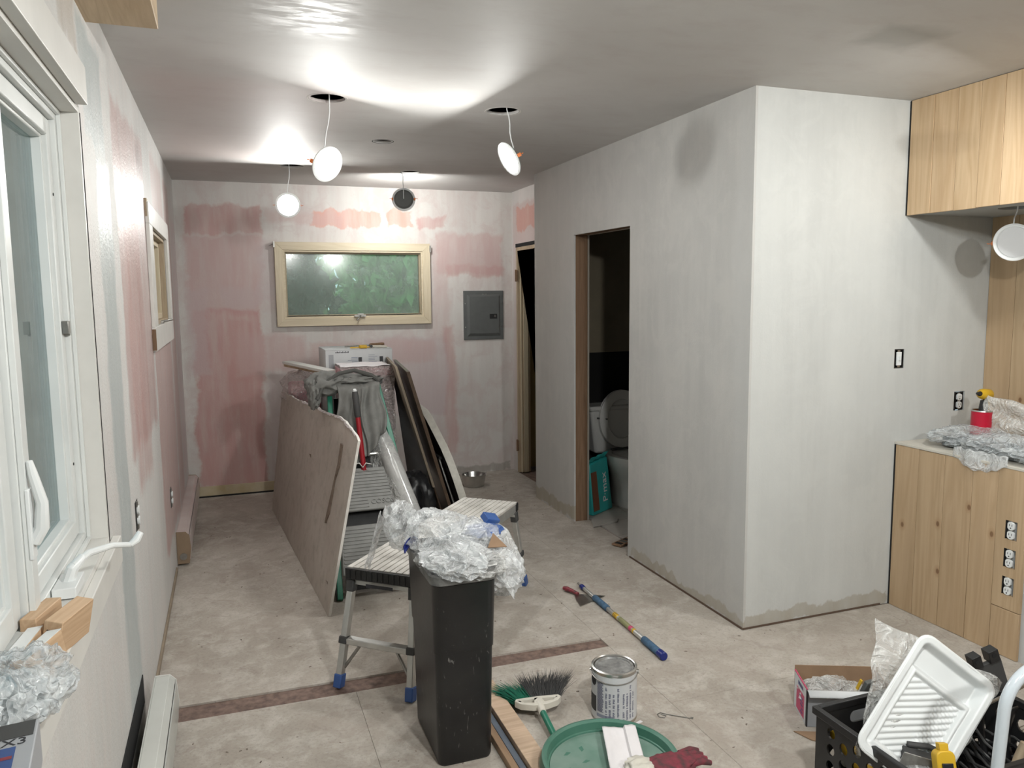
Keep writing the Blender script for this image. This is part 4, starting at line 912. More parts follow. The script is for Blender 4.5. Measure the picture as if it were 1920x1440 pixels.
t = thing('plastic_bag', 'crumpled clear plastic bags heaped over the top of the black bin', 'plastic bag', (.68, 2.48, .63))
b = B()
crumple(b, (.67, 2.40, .675), (.10, .14, .045), .5, 1.4, 5, 1.3); crumple(b, (.66, 2.60, .705), (.10, .11, .065), .5, 1.3, 5, 4.4); crumple(b, (.765, 2.52, .69), (.095, .11, .055), .5, 1.4, 5, 3.4)
crumple(b, (.822, 2.41, .608), (.072, .095, .07), .45, 1.4, 5, 8.8)
crumple(b, (.56, 2.74, .70), (.055, .08, .075), .5, 1.8, 4, 2.2)
obj('crumpled_film', b, M['bag'], t, world=True, smooth=60)
obj('hanging_film', B().grid(lambda u, v: (.49-.055*v+.05*u+.01*mnoise.noise(Vector((u*5, v*5, 0))), 2.80+.10*u+.02*v, .72-.20*v+.02*math.sin(u*9)), 16, 20), M['bag'], t, world=True, solid=.0008)
def drape(u, v):
    a = Vector((.60, 2.32, .69)).lerp(Vector((.80, 2.66, .72)), u); e = Vector((.835, 2.29, .535)).lerp(Vector((.945, 2.55, .60)), u)
    p = a.lerp(e, v); p.z += .055*math.sin(v*PI*.85)*(1-v*.3)+.014*mnoise.noise(Vector((u*5, v*5, 3)))+.010*math.sin(u*17+v*4)*v; p.x += .02*math.sin(v*PI)
    p.z -= .035*math.sin(u*PI)*v*v
    return p
obj('draped_film', B().grid(drape, 40, 40), M['bag'], t, world=True, solid=.0008, smooth=70)
crb = B(); crumple(crb, (.71, 2.46, .655), (.13, .17, .035), .5, 2.4, 5, 6.1); obj('under_film', crb, M['bag2'], t, world=True, smooth=60)
tag(obj('blue_wrapper', crumple(B(), (0, 0, 0), (.055, .05, .018), .6, 2.6, 3, 2.), M['bluepl'], base=None), 'blue printed wrapper caught in the plastic on the bin', 'wrapper').location = (.80, 2.50, .722)
tag(obj('blue_carton', B().box(-.03, .03, -.02, .02, -.012, .012), M['bluepl'], bevel=.002), 'small flat blue box poking out of the plastic on the bin', 'box').matrix_world = Matrix.Translation((.845, 2.56, .742)) @ Euler((.5, .3, .4)).to_matrix().to_4x4()
tag(obj('cardboard_corner', B().prism([(-.035, -.02), (.035, -.02), (.0, .035)], -.002, .002), M['card'], smooth=0), 'brown cardboard corner showing through the plastic on the bin', 'cardboard').matrix_world = Matrix.Translation((.80, 2.37, .718)) @ Euler((.7, .1, .1)).to_matrix().to_4x4()
t = thing('paint_scraper', 'dark blue plastic blade clipped over the bin rim', 'blade', (.555, 2.60, .66))
obj('blade', B().grid(lambda u, v: (-.02+.06*u, -.03+.02*math.sin(v*3)+.05*u, -.012+.028*v+.02*math.sin(u*3.1)), 10, 6), M['navy'], t, solid=.004, smooth=60)

# ---------------------------------------------------------------- bowl
t = thing('steel_bowl', 'stainless steel pet bowl on the floor by the back wall', 'bowl', (1.81, 5.90, .001))
prof = [(.001, .004), (.070, .004), (.075, .0), (.082, .004), (.099, .095), (.106, .100), (.108, .097), (.100, .092), (.078, .008)]
obj('bowl', B().lathe([(.0005, .006), (.07, .008), (.094, .096), (.108, .100), (.108, .097), (.100, .090), (.082, .003), (.078, 0), (.0005, 0)], 48), M['steel'], t, smooth=40)
obj('cloth_inside', crumple(B(), (0, 0, .03), (.055, .05, .012), .5, 2, 3, 2.), M['offwhite'], t)

# ---------------------------------------------------------------- extension pole
P, Q = Vector((1.672, 3.60, .016)), Vector((1.652, 2.70, .018)); 
t = thing('extension_pole', 'telescopic paint pole with blue grips lying diagonally on the floor', 'pole', tuple((P+Q)/2))
def seg(name, a, c, r, mt, lab=None):
    pts = [P.lerp(Q, a), P.lerp(Q, a+.004), P.lerp(Q, c-.004), P.lerp(Q, c)]; return obj(name, B().tube(pts, [r*.85, r, r, r*.85], 16), mt, t, world=True)
seg('threaded_tip', 0, .045, .006, M['zinc']); seg('collar', .045, .085, .0125, M['navy']); seg('inner_tube', .085, .24, .0095, M['alu']); seg('front_grip', .23, .40, .0155, M['bluegrip'])
sh = seg('outer_tube', .40, .85, .0115, M['alu']); seg('rear_grip', .80, .955, .0165, M['bluegrip']); seg('end_cap', .953, 1.0, .0185, M['navy'])
seg('warning_label', .475, .53, .0119, M['yellow']); seg('label', .54, .70, .0118, mat('dull_olive_label', (.25, .25, .12), .4)); seg('red_label', .655, .69, .0121, M['pinkcard']); seg('warning_label', .695, .715, .0120, M['yellow'])
b = B()
for a in (.487, .499, .511): b.tube([P.lerp(Q, a), P.lerp(Q, a+.003)], .01215, 16)
obj('label_lines', b, M['ink'], t, world=True)
# putty knife
t = thing('putty_knife', 'broad steel taping knife with a red handle lying by the blue-gripped pole', 'putty knife', (1.61, 3.46, .003))
d_ = (Vector((1.655, 3.37, 0))-Vector((1.57, 3.57, 0))).normalized(); sdv = Vector((-d_.y, d_.x, 0))
K = frame_matrix((1.575, 3.565, .004), d_, sdv)
b = B(); b.add([(.09, -.014, 0), (.13, -.05, 0), (.20, -.095, 0), (.20, .095, 0), (.13, .05, 0), (.09, .014, 0)]+[(.09, -.014, .0012), (.13, -.05, .0012), (.20, -.095, .0008), (.20, .095, .0008), (.13, .05, .0012), (.09, .014, .0012)], [(5,4,3,2,1,0), (6,7,8,9,10,11)]+[(i, (i+1) % 6, 6+(i+1) % 6, 6+i) for i in range(6)], K)
obj('blade', b, M['steel'], t, world=True)
hb = B().tube([K @ Vector((.0, 0, .012)), K @ Vector((.02, 0, .014)), K @ Vector((.06, 0, .013)), K @ Vector((.10, 0, .008))], [.010, .013, .010, .009], 10); obj('handle', hb, M['redgrip'], t, world=True)

# ---------------------------------------------------------------- paint can
t = thing('paint_can', 'white-labelled gallon paint can standing on the floor', 'paint can', (1.262, 2.405, .001)); r = .082
obj('can_body', B().lathe([(.0005, .002), (r-.002, .002), (r+.0015, 0), (r+.0015, .004), (r, .006), (r, .182), (r+.0015, .184), (r+.0015, .190), (r-.004, .193), (r-.008, .190), (r-.009, .182), (.0005, .180)], 64), M['steel'], t, smooth=35)
obj('paper_label', B().lathe([(r+.0004, .010), (r+.0004, .178)], 64), M['whitecard'], t, smooth=35)
obj('lid', B().lathe([(.0005, .1825), (r-.020, .1825), (r-.018, .187), (r-.012, .188), (r-.0095, .184)], 64), mat('paint_smeared_lid', (.18, .18, .18), .4, .6, col2=(.50, .50, .49), vscale=30), t, smooth=35)
def patch(a0, a1, z0_, z1_, rr_=.0008):
    return lambda u, v: ((r+rr_)*math.cos(a0+(a1-a0)*u), (r+rr_)*math.sin(a0+(a1-a0)*u), z0_+(z1_-z0_)*v)
fa = math.atan2(-2.405, -1.262)      # side that faces the photographer
D = math.radians
obj('dark_print', B().grid(patch(fa-D(88), fa-D(50), .035, .095), 10, 1), M['charcoal'], t, smooth=60)
obj('round_print', B().add([((r+.0012)*math.cos(fa-D(62)+q[0]), (r+.0012)*math.sin(fa-D(62)+q[0]), .148+q[1]) for q in [(D(12)*math.cos(i*PI/9), .018*math.sin(i*PI/9)) for i in range(18)]], [tuple(range(18))]), M['ink'], t, smooth=0)
b = B()
for i in range(30): b.grid(patch(fa-D(46), fa-D(26)-D(5*random.random()), .150-.0037*i, .1525-.0037*i), 4, 1)
obj('text_block', b, M['canprint'], t, smooth=60)
obj('pale_blue_print', B().grid(patch(fa-D(48), fa-D(2), .022, .034), 8, 1), M['greyink'], t, smooth=60)
b = B()
for j, a in enumerate((-22, -13, -3, 8, 22, 32, 42, 52)):
    for i in range(22 if j % 3 else 28): 
        if random.random() < .85: b.grid(patch(fa+D(a), fa+D(a+3.5+2*random.random()), .020+.0045*i, .0232+.0045*i), 2, 1)
obj('small_print', b, M['canprint'], t, smooth=60)
obj('logo_mark', B().grid(patch(fa-D(14), fa-D(4), .014, .020, .0012), 4, 1), M['ink'], t, smooth=60)
b = B(); b.tube([((r+.004)*math.cos(a), (r+.004)*math.sin(a), .172-.016*math.sin((a-fa+D(85))/D(170)*PI)) for a in [fa-D(85)+D(170)*i/24 for i in range(25)]], .0018, 8); obj('handle', b, M['zinc'], t)
obj('handle_ear', B().tube([(r*math.cos(fa+D(86)), r*math.sin(fa+D(86)), .172), ((r+.007)*math.cos(fa+D(86)), (r+.007)*math.sin(fa+D(86)), .172)], .008, 12).tube([(r*math.cos(fa-D(86)), r*math.sin(fa-D(86)), .172), ((r+.007)*math.cos(fa-D(86)), (r+.007)*math.sin(fa-D(86)), .172)], .008, 12), M['steel'], t)
tag(obj('paint_chip', B().prism([(0, 0), (.035, .01), (.03, .022), (.004, .012)], .0005, .002), M['paper'], smooth=0), 'small white paper scrap on the floor in front of the paint can', 'scrap').location = (1.30, 2.31, 0)
# ---------------------------------------------------------------- broom
t = thing('broom', 'angle broom with green and grey bristles lying on the floor by the lumber', 'broom', (1.0, 2.5, .001))
hd = Vector((-.03, -1, 0)).normalized(); hs = Vector((.985, -.14, 0)).normalized(); hc = Vector((1.003, 2.50, .045))
KB = frame_matrix(hc, hs, -hd)
b = B()
ol = [(-.088, .012), (-.080, .026), (.0, .030), (.080, .026), (.088, .012), (.070, -.012), (.025, -.030), (-.025, -.030), (-.070, -.012)]
ho1 = [(-.066, .012), (-.015, .016), (-.020, -.012), (-.055, -.004)]; ho2 = [(.066, .012), (.055, -.004), (.020, -.012), (.015, .016)]
plate(b, ol, [ho1, ho2], -.012, .012, KB); obj('head', b, M['offwhite'], t, world=True, bevel=.003)
obj('socket', B().tube([KB @ Vector((0, -.005, 0)), KB @ Vector((0, -.06, -.004))], [.017, .014], 14), M['offwhite'], t, world=True, bevel=.001)
obj('handle', B().tube([KB @ Vector((0, -.045, -.003)), KB @ Vector((.010, -.20, -.022)), KB @ Vector((.04, -.75, -.032))], .0115, 14), M['green'], t, world=True)
for nm, x0_, x1_, N, mt in (('green_bristles', -.085, -.015, 420, M['green']), ('grey_bristles', -.02, .085, 620, M['charcoal'])):
    b = B()
    for i in range(N):
        x = random.uniform(x0_, x1_); z = random.uniform(-.012, .010); L = (.135 if nm[1] == 'r' and 0 else .125)+random.uniform(-.015, .03)*1.0
        fan = x*1.1+random.gauss(0, .014); droop = (.022 if nm[2] == 'e' and nm[1] == 'r' and nm.startswith('grey') else -.012)+random.gauss(0, .014)
        a = KB @ Vector((x, .022, z)); m_ = KB @ Vector((x+fan*.4, .022+L*.5, z+.004+droop*.3)); e = KB @ Vector((x+fan*1.0, .022+L, z+droop)); e.z = max(e.z, .0035)
        m_.z = max(m_.z, .005); w_ = .0013
        b.add([a+Vector((w_, 0, 0)), a-Vector((w_, 0, 0)), a+Vector((0, 0, w_)), m_+Vector((w_, 0, 0)), m_-Vector((w_, 0, 0)), m_+Vector((0, 0, w_)), e], [(0, 1, 4, 3), (1, 2, 5, 4), (2, 0, 3, 5), (3, 4, 6), (4, 5, 6), (5, 3, 6)])
    o = obj(nm, b, mt, t, world=True, smooth=0, recalc=False); o['kind'] = 'stuff'
# ---------------------------------------------------------------- lumber beside the bin
plank('lumber', 'pink-stained pale plank lying on the floor right of the bin', (.872, 2.74, .001), (.872, 1.45, .001), .068, .038, M['pine_red'], 'plank')
plank('metal_channel', 'bluish steel channel lying between the two wooden strips', (.823, 2.60, .001), (.823, 1.40, .001), .022, .020, mat('blue_grey_steel', (.20, .24, .30), .35, .7, var=.2), 'metal strip')
plank('wood_strip', 'narrow brown wooden strip lying closest to the bin', (.796, 2.58, .001), (.796, 1.38, .001), .024, .026, wood('brown_strip_wood', (.24, .15, .09), (.36, .24, .15), 1.4, 0), 'wood strip')
# ---------------------------------------------------------------- green lid and what lies on it
t = thing('green_lid', 'round dusty green plastic lid lying upturned on the lumber and broom handle', 'lid', (1.072, 2.065, .040)); R = .222
obj('tray', B().lathe([(.0005, .004), (R-.035, .004), (R-.030, .006), (R-.030, .001), (.0005, 0)], 64), M['lidgreen'], t, smooth=40)
obj('rim', B().lathe([(R-.030, .002), (R-.028, .010), (R-.024, .012), (R-.020, .036), (R-.012, .042), (R-.004, .040), (R+.004, .012), (R+.002, .004), (R-.010, .008), (R-.014, .030), (R-.018, .028), (R-.022, .003)], 64, close=True), M['lidrim'], t, smooth=40)
b = B()
for (x, y, s, a) in ((-.10, .11, 1, .3), (-.045, .12, 1.1, 1.2), (-.06, .05, 1, .1), (-.13, .03, .9, .8), (-.14, -.02, .8, .4)):
    q = Matrix.Translation((x, y, .0042)) @ Matrix.Rotation(a, 4, 'Z'); b.add([(-.016*s, 0, 0), (-.006*s, -.007*s, .0002), (.014*s, -.002*s, 0), (.004*s, .009*s, .0002)], [(0, 1, 2, 3)], q)
o = obj('dried_smudges', b, M['lidrim'], t, smooth=0)
t = thing('folded_liner', 'creased white plastic sheet lying on the green lid', 'plastic sheet', (1.16, 2.12, .055))
b = B().grid(lambda u, v: ((-.095+.10*u+.10*v-.04)*1.0, (-.16+.27*v-.05*u), .010+.006*abs(mnoise.noise(Vector((u*4, v*3, 2))))+.010*v+(.010 if u > .66 else 0)), 22, 26)
obj('sheet', b, M['paper'], t, solid=.003, smooth=50)
t = thing('work_gloves', 'red and black knit work gloves at the near edge of the green lid', 'gloves', (1.20, 1.965, .05))
b = B(); crumple(b, (.02, -.01, .028), (.10, .045, .026), .35, 2., 4, 1.); 
for k in range(4): b.tube([(.08, -.03+.02*k, .03), (.12, -.035+.022*k, .035), (.15, -.04+.024*k, .025)], [.011, .011, .008], 10)
obj('glove', b, mat('red_black_knit', (.24, .03, .05), .8, col2=(.05, .03, .03), vscale=35), t, smooth=70)
obj('cuff', crumple(B(), (-.075, .0, .03), (.045, .05, .026), .4, 2., 4, 5.), M['offwhite'], t, smooth=70)
# wire hook and debris on the floor
t = thing('wire_hook', 'thin bent wire hook lying on the floor right of the paint can', 'wire')
t.location = (1.42, 2.34, .002)
WM[t.name] = Matrix.Translation(t.location)
hp = [(.0, .0, 0), (.012, -.016, 0), (.0, -.026, 0), (-.014, -.014, 0), (-.012, .004, 0), (.004, .010, 0), (.018, -.006, 0), (.05, -.035, .001), (.085, -.062, 0), (.092, -.068, 0), (.098, -.062, 0), (.09, -.057, 0)]
obj('wire', B().tube(hp, .0017, 8), M['zinc'], t)
rr_ = random.Random(4)
b = B()
for i in range(330):
    x = rr_.uniform(-.2, 2.6); y = rr_.uniform(2.0, 5.9)
    if x > 2.05 and y > 2.85: continue
    s = rr_.uniform(.0012, .005); q = Matrix.Translation((x, y, .0003)) @ Matrix.Rotation(rr_.uniform(0, 6), 4, 'Z')
    b.frustum([(-s*1.6, -s*.7, 0), (s*1.5, -s*.5, 0), (s*1.2, s*.8, 0), (-s, s*.6, 0)], [(-s*.9, -s*.3, s*.4), (s*.7, -s*.3, s*.5), (s*.6, s*.4, s*.3), (-s*.5, s*.3, s*.4)], q)
tag(obj('floor_debris', b, mat('plaster_crumbs', (.30, .25, .21), .9, col2=(.08, .06, .05), vscale=3), smooth=0), 'crumbs of plaster and dirt scattered over the floor', 'debris', kind='stuff')

# ---------------------------------------------------------------- open carton on the right
O_ = Vector((1.858, 2.085, .001)); ld = Vector((.912, -.41, 0)).normalized(); KM = frame_matrix(O_, ld, Vector((0, 0, 1)).cross(ld))
t = thing('open_carton', 'open white and magenta carton with torn plastic inside, behind the black crate', 'box', matrix=KM); L, Dp, Hh = .30, .15, .135
obj('front_wall', B().box(0, L, 0, .003, 0, Hh), M['greycard'], t); obj('back_wall', B().box(0, L, Dp, Dp+.003, 0, Hh+.02), M['card'], t)
sd_ = obj('side_wall', B().box(0, .003, .003, Dp, 0, Hh), M['whitecard'], t); obj('side_wall', B().box(L-.003, L, .003, Dp, 0, Hh), M['card'], t)
obj('bottom', B().box(.003, L-.003, .003, Dp, .0, .003), M['card'], t); obj('inner_side', B().box(.0032, .0045, .004, Dp-.001, .003, Hh-.002), M['card'], t)
obj('magenta_print', B().box(-.0006, -.0001, .03, Dp-.03, .01, .095), M['pinkcard'], sd_, smooth=0)
obj('magenta_edge', B().box(-.0008, .0034, .003, Dp, Hh, Hh+.004), M['pinkcard'], sd_, smooth=0)
obj('corner_stripe', B().box(-.0006, .004, -.0006, .010, 0, Hh), M['ink'], t, smooth=0)
b = B()
for i in range(6): b.box(-.0009, -.0007, .045+.01*i, .052+.01*i, .108, .122)
for i in range(5): b.box(-.0011, -.0008, .045, .045+.05*random.random(), .02+.013*i, .026+.013*i)
obj('side_print', b, M['navy'], sd_, smooth=0)
obj('folded_flap', B().grid(lambda u, v: (L*u, -.002-.03*v, Hh+.002-.012*v*v), 4, 6), M['whitecard'], t, solid=.002)
obj('crumpled_plastic', crumple(B(), (.12, .08, .085), (.11, .062, .05), .4, 2.3, 4, 3.3), M['bag2'], t)
tool_ = thing('glue_tube', 'grey and yellow tube poking out of the open carton', 'tube', matrix=KM @ Matrix.Translation((.20, .04, .11)))
obj('body', B().bar((0, .02, -.05), (.02, -.02, .055), .034, .016), M['metalgrey'], tool_, bevel=.003); obj('stripe', B().bar((-.022, .02, -.03), (-.005, -.012, .055), .006, .010), M['yellow'], tool_, bevel=.001)
t = tag(obj('cardboard_flap', B().prism([(1.795, 2.075), (1.815, 2.01), (1.86, 1.955), (1.93, 1.90), (1.97, 1.97), (1.93, 2.02), (1.86, 2.045)], .001, .004), M['card'], base=(1.86, 2.0, 0)), 'torn brown cardboard flap on the floor beside the crate', 'cardboard')

# ---------------------------------------------------------------- black crate
X0, X1, Y0, Y1, ZC = 1.62, 2.225, 1.36, 1.775, .285
t = thing('black_crate', 'black plastic crate with round holes, full of tools, at the lower right', 'crate', ((X0+X1)/2, (Y0+Y1)/2, .001))
b = B(); hs_ = []
for r_ in range(4):
    for c_ in range(7):
        hs_.append(circ(Y1-.062-.050*c_, .232-.052*r_-(.022 if c_ % 2 else 0), .0155, 14, 1.15))
plate(b, rc(Y0, Y1, .02, ZC-.012), hs_, X0, X0+.006, MX); obj('side_wall', b, M['blackpl'], t, world=True, smooth=0)
b = B(); plate(b, rc(Y0, Y1, .02, ZC-.012), [circ(Y1-.07-.07*c_, .07+.07*r_, .02, 12) for c_ in range(5) for r_ in range(3)], X1-.006, X1, MX); obj('side_wall', b, M['blackpl'], t, world=True, smooth=0)
slot = rrect(.11, .038, .017, 4, 1.80, .228)
hs_ = [slot]+[circ(X0+.07+.07*c_, .06+.06*r_, .02, 12) for c_ in range(7) for r_ in range(2)]
b = B(); plate(b, rc(X0+.006, X1-.006, .02, ZC-.012), hs_, Y1-.006, Y1, MY); obj('end_wall', b, M['blackpl'], t, world=True, smooth=0)
b = B(); plate(b, rc(X0+.006, X1-.006, .02, ZC-.012), hs_, Y0, Y0+.006, MY); obj('end_wall', b, M['blackpl'], t, world=True, smooth=0)
b = B(); g_ = .010
b.box(X0-g_, X0+.008, Y0-g_, Y1+g_, ZC-.024, ZC).box(X1-.008, X1+g_, Y0-g_, Y1+g_, ZC-.024, ZC).box(X0+.008, X1-.008, Y0-g_, Y0+.008, ZC-.024, ZC).box(X0+.008, X1-.008, Y1-.008, Y1+g_, ZC-.024, ZC)
obj('rim', b, M['blackpl'], t, world=True, bevel=.003)
obj('floor_grid', B().box(X0, X1, Y0, Y1, .001, .019), M['blackpl'], t, world=True, bevel=.003)
# contents
def simple(name, label, cat, b, mt, mx, bevel=.002, parts=(), smooth=35):
    t = thing(name, label, cat, matrix=mx); obj('body', b, mt, t, bevel=bevel, smooth=smooth)
    for (n_, bb_, m_) in parts: obj(n_, bb_, m_, t, bevel=.001)
    return t
def TR(x, y, z, rx=0, ry=0, rz=0): return Matrix.Translation((x, y, z)) @ Euler((rx, ry, rz)).to_matrix().to_4x4()
simple('roller_cover', 'pale grey cylinder lying across the left corner inside the black crate', 'roller', B().lathe([(.0005, -.13), (.026, -.13), (.03, -.125), (.03, .125), (.026, .13), (.0005, .13)], 24), mat('grey_felt', (.42, .42, .39), .7), TR(1.765, 1.655, .185, 1.10, 0, .72))
simple('paint_roller_frame', 'dark bundle of clamped tools inside the crate by the roller', 'tool', B().box(-.07, .07, -.02, .02, -.02, .02).tube([(-.06, .02, .025), (0, .03, .03), (.06, .02, .025)], .009, 8), M['charcoal'], TR(1.76, 1.50, .235, .2, .25, -.5), .004, [('blade', B().box(-.08, .05, -.024, -.021, -.015, .03), M['zinc'])])
simple('utility_knife', 'yellow tool with a black switch standing in the crate by the white tray', 'tool', B().prism(rrect(.05, .15, .016, 4), -.016, .016), M['yellow'], TR(1.735, 1.42, .24, 1.25, 0, -.35), .003, [('switch', B().box(-.014, .014, .015, .045, .0165, .022), M['blackpl']), ('label', B().box(-.013, .013, -.06, .005, .0165, .018), mat('brown_sticker', (.30, .13, .03), .5)), ('knob', B().box(-.012, .012, .075, .092, -.01, .01), M['yellow'])])
simple('tape_measure', 'yellow and white tape measure low inside the crate behind the round holes', 'tape measure', B().prism(rrect(.07, .07, .02, 4), -.02, .02), M['yellow'], TR(1.665, 1.71, .195, 1.4, .2, 1.4), .004, [('badge', B().tube([(0, 0, .0202), (0, 0, .023)], .02, 16), M['white'])])
simple('spray_foam_can', 'yellow and black can lying low in the crate', 'can', B().lathe([(.0005, -.08), (.028, -.08), (.028, .06), (.015, .08), (.0005, .08)], 20), M['yellow'], TR(1.675, 1.58, .145, PI/2, 0, .1), .002, [('band', B().lathe([(.0284, -.03), (.0284, .01)], 20), M['ink'])])
simple('wire_nuts_bag', 'clear bag with small yellow and grey fittings by the crate rim', 'bag', crumple(B(), (0, 0, 0), (.07, .05, .03), .4, 2.3, 3, 2.), M['bag'], TR(1.70, 1.48, .21), 0, [('fitting', B().lathe([(.004, -.01), (.009, .0), (.007, .014)], 10, Matrix.Translation((.01, 0, .01))), M['yellow']), ('fitting', B().lathe([(.004, -.01), (.009, .0), (.007, .014)], 10, Matrix.Translation((-.025, .01, .01))), M['offwhite'])])
simple('hand_tool', 'grey tool housing lying on the bottom of the black crate', 'tool', B().box(-.09, .09, -.05, .05, -.03, .03), M['zinc'], TR(1.72, 1.64, .07, 0, .1, .5), .01)
# right part: cables, straps, clamp handles, level tube
t = thing('power_cable', 'tangled black cable and straps in the right part of the crate', 'cable', (2.14, 1.58, .2))
for k in range(5):
    a0 = rr_.uniform(0, 6); pts = []
    for i in range(22):
        a = a0+i*.45; pts.append((.055*math.cos(a)*(1-.02*i)+.01*k-.03, .11*math.sin(a)*(1-.015*i), -.14+.026*k+.02*math.sin(a*1.7)+rr_.uniform(-.004, .004)))
    obj('loop', B().tube(pts, .0055 if k % 2 else .004, 7), M['charcoal'] if k % 3 else M['blackpl'], t)
for k, (dx, dy) in enumerate(((-.03, .03), (.015, .00), (-.01, -.04))):
    obj('strap', B().grid(lambda u, v: (dx+.028*u+.03*v, dy+.03*math.sin(v*3), .10-.24*v), 3, 14), M['blackpl'], t, solid=.004)
simple('bar_clamp', 'black clamp handles with two round holes standing at the back of the crate', 'clamp', B().box(-.045, .06, -.008, .008, -.20, -.012), M['charcoal'], TR(2.235, 1.725, .345, 0, -.35, -.25), .003,
       [('knob', B().box(-.04, -.008, -.018, .018, -.012, .030), M['blackpl']), ('knob', B().box(.018, .052, -.018, .018, -.012, .028), M['blackpl']), ('hole', B().tube([(-.024, -.0185, .012), (-.024, -.0195, .012)], .008, 12).tube([(.035, -.0185, .012), (.035, -.0195, .012)], .008, 12), M['dark'])])
simple('sealant_tube', 'white and green squeeze tube standing in the right part of the crate', 'tube', B().lathe([(.0005, -.09), (.018, -.09), (.020, -.08), (.021, .06), (.008, .085), (.004, .13), (.0005, .13)], 20), M['offwhite'], TR(2.165, 1.47, .19, .15, -.12, .2), .001,
       [('green_print', B().lathe([(.0215, -.06), (.0217, .035)], 20), mat('green_tube_print', (.12, .28, .07), .5)), ('red_print', B().lathe([(.0219, .0), (.0220, .012)], 20), M['redgrip'])])
simple('chisel', 'chisel with a tan wooden handle leaning in the right part of the crate', 'chisel', B().tube([(0, 0, -.11), (0, 0, -.05), (0, 0, .05), (0, 0, .10)], [.012, .015, .013, .009], 14), M['tan'], TR(2.045, 1.46, .16, .1, .2, 0), .001)
simple('metal_rod', 'thin grey metal rod lying over the right rim of the crate', 'rod', B().tube([(0, 0, 0), (.24, 0, .015)], .005, 10), M['zinc'], TR(2.08, 1.585, .296, 0, 0, .12), .0)
t = thing('thin_cable', 'thin grey wire coiled on the floor behind the crate at the right edge', 'wire', (2.52, 1.86, .004))
for k in range(3): obj('loop', B().tube([((.10+.02*k)*math.cos(a), (.085-.012*k)*math.sin(a), .004*k) for a in [2*PI*i/40 for i in range(41)]], .0018, 6, cap=False), M['zinc'], t)

# ---------------------------------------------------------------- white paint tray standing in the crate
A = Vector((2.005, 1.73, .468)); Bp = Vector((2.285, 1.655, .285)); Cc = Vector((1.68, 1.57, .275))
A = Vector((1.812, 1.575, .574)); TM = frame_matrix(A, Vector((0.7114, -0.3342, -0.6178)), Vector((0.6632, 0.0311, 0.7469)))      # local x: top edge, local -y: down the tray, z towards the camera
wT, hT = .262, .37
t = thing('paint_tray', 'white plastic paint tray with a ribbed ramp standing on edge in the crate', 'paint tray', matrix=TM)
ca, sa_ = math.cos(.66), math.sin(.66)
def trayf(u, v):
    x = wT*u; y = -hT*v; e = min(x, wT-x, -y, hT+y)
    def ss(a, b_, q): q = max(0, min(1, (q-a)/(b_-a))); return q*q*(3-2*q)
    z = -.012*ss(0, .010, e)*0 - .034*ss(.014, .034, e)
    xi, yi = x-.034, -y-.098; wi, hi = wT-.068, hT-.128
    ei = min(xi, wi-xi, yi, hi-yi)
    z += .026*ss(-.012, .004, ei)-.012*ss(.006, .016, ei)
    if ei > .016:
        ph = (x*sa_+(-y)*ca)/.0165; z += .0026*math.sin(2*PI*ph)
        ph2 = (x*ca-(-y)*sa_)/.012
        if x > wT*.55: z += .0012*math.sin(2*PI*ph2)
    z += .004*mnoise.noise(Vector((x*9, y*9, 0)))
    # rounded outline
    r = .035
    cx_ = min(max(x, r), wT-r); cy_ = min(max(y, -hT+r), -r); dx, dy = x-cx_, y-cy_; m_ = max(abs(dx), abs(dy)); l_ = math.hypot(dx, dy)
    if l_ > 1e-6: x, y = cx_+dx*m_/l_, cy_+dy*m_/l_
    return (x, y, z)
obj('tray', B().grid(trayf, 110, 150), M['white'], t, smooth=70, solid=.0022)
obj('rolled_lip', B().tube([(x, y, -.004) for x, y in rrect(wT+.002, hT+.002, .036, 6, wT/2, -hT/2)]+[(wT+.001, -.037, -.004)], .0045, 8, cap=False), M['white'], t, smooth=60)
t = thing('tray_bag', 'thin clear plastic bag standing up behind and left of the white tray', 'plastic bag', matrix=TM)
obj('film', B().grid(lambda u, v: (-.11+.415*u+.15*v*(1-u)+.015*mnoise.noise(Vector((u*4, v*4, 7))), (-.045+.08*u)-.34*v+.02*mnoise.noise(Vector((u*5, 2, v*4))), -.055+.022*mnoise.noise(Vector((u*6, v*6, 1)))+.03*(1-u)*math.sin(v*3)), 46, 46), M['bag2'], t, smooth=60, solid=.0008)

# ---------------------------------------------------------------- bent white tube (handle rail of a folding stool)
t = thing('stool_rail', 'glossy white bent metal tube rail in front of the crate', 'stool frame', (1.77, 1.325, .001))
def arc(cx_, cz, r, a0, a1, n=10): return [(cx_+r*math.cos(a0+(a1-a0)*i/n), cz+r*math.sin(a0+(a1-a0)*i/n)) for i in range(n+1)]
xa, xb_, zt, yq = 1.772, 2.24, .592, 1.325
pth = [(xa, 0.012), (xa, .2), (xa, .40)]+arc(xa+.10, zt-.10, .10, PI, PI/2)+arc(xb_-.10, zt-.10, .10, PI/2, 0)+[(xb_, .3), (xb_, .012)]
obj('tube', B().tube([(x, yq-.03*(z/.57), z) for x, z in pth], .0145, 18), mat('pale_blue_white_enamel', (.55, .60, .64), .18), t, world=True, smooth=60)
obj('foot_tip', B().lathe([(.0005, 0), (.019, 0), (.018, .03), (.015, .034)], 16, Matrix.Translation((xa, yq, .001))).lathe([(.0005, 0), (.019, 0), (.018, .03), (.015, .034)], 16, Matrix.Translation((xb_, yq, .001))), M['charcoal'], t, world=True)
obj('cross_wire', B().tube([(xa-.022, yq-.02, .05), (xa-.022, yq-.025, .29), (xa-.014, yq-.025, .325)], .0022, 6).tube([(xa+.026, yq-.02, .05), (xa+.026, yq-.022, .26), (xa+.016, yq-.022, .28)], .0022, 6), M['white'], t, world=True)
obj('crossbar', B().tube([(xa, yq, .16), (xb_, yq, .16)], .010, 12), M['white'], t, world=True)

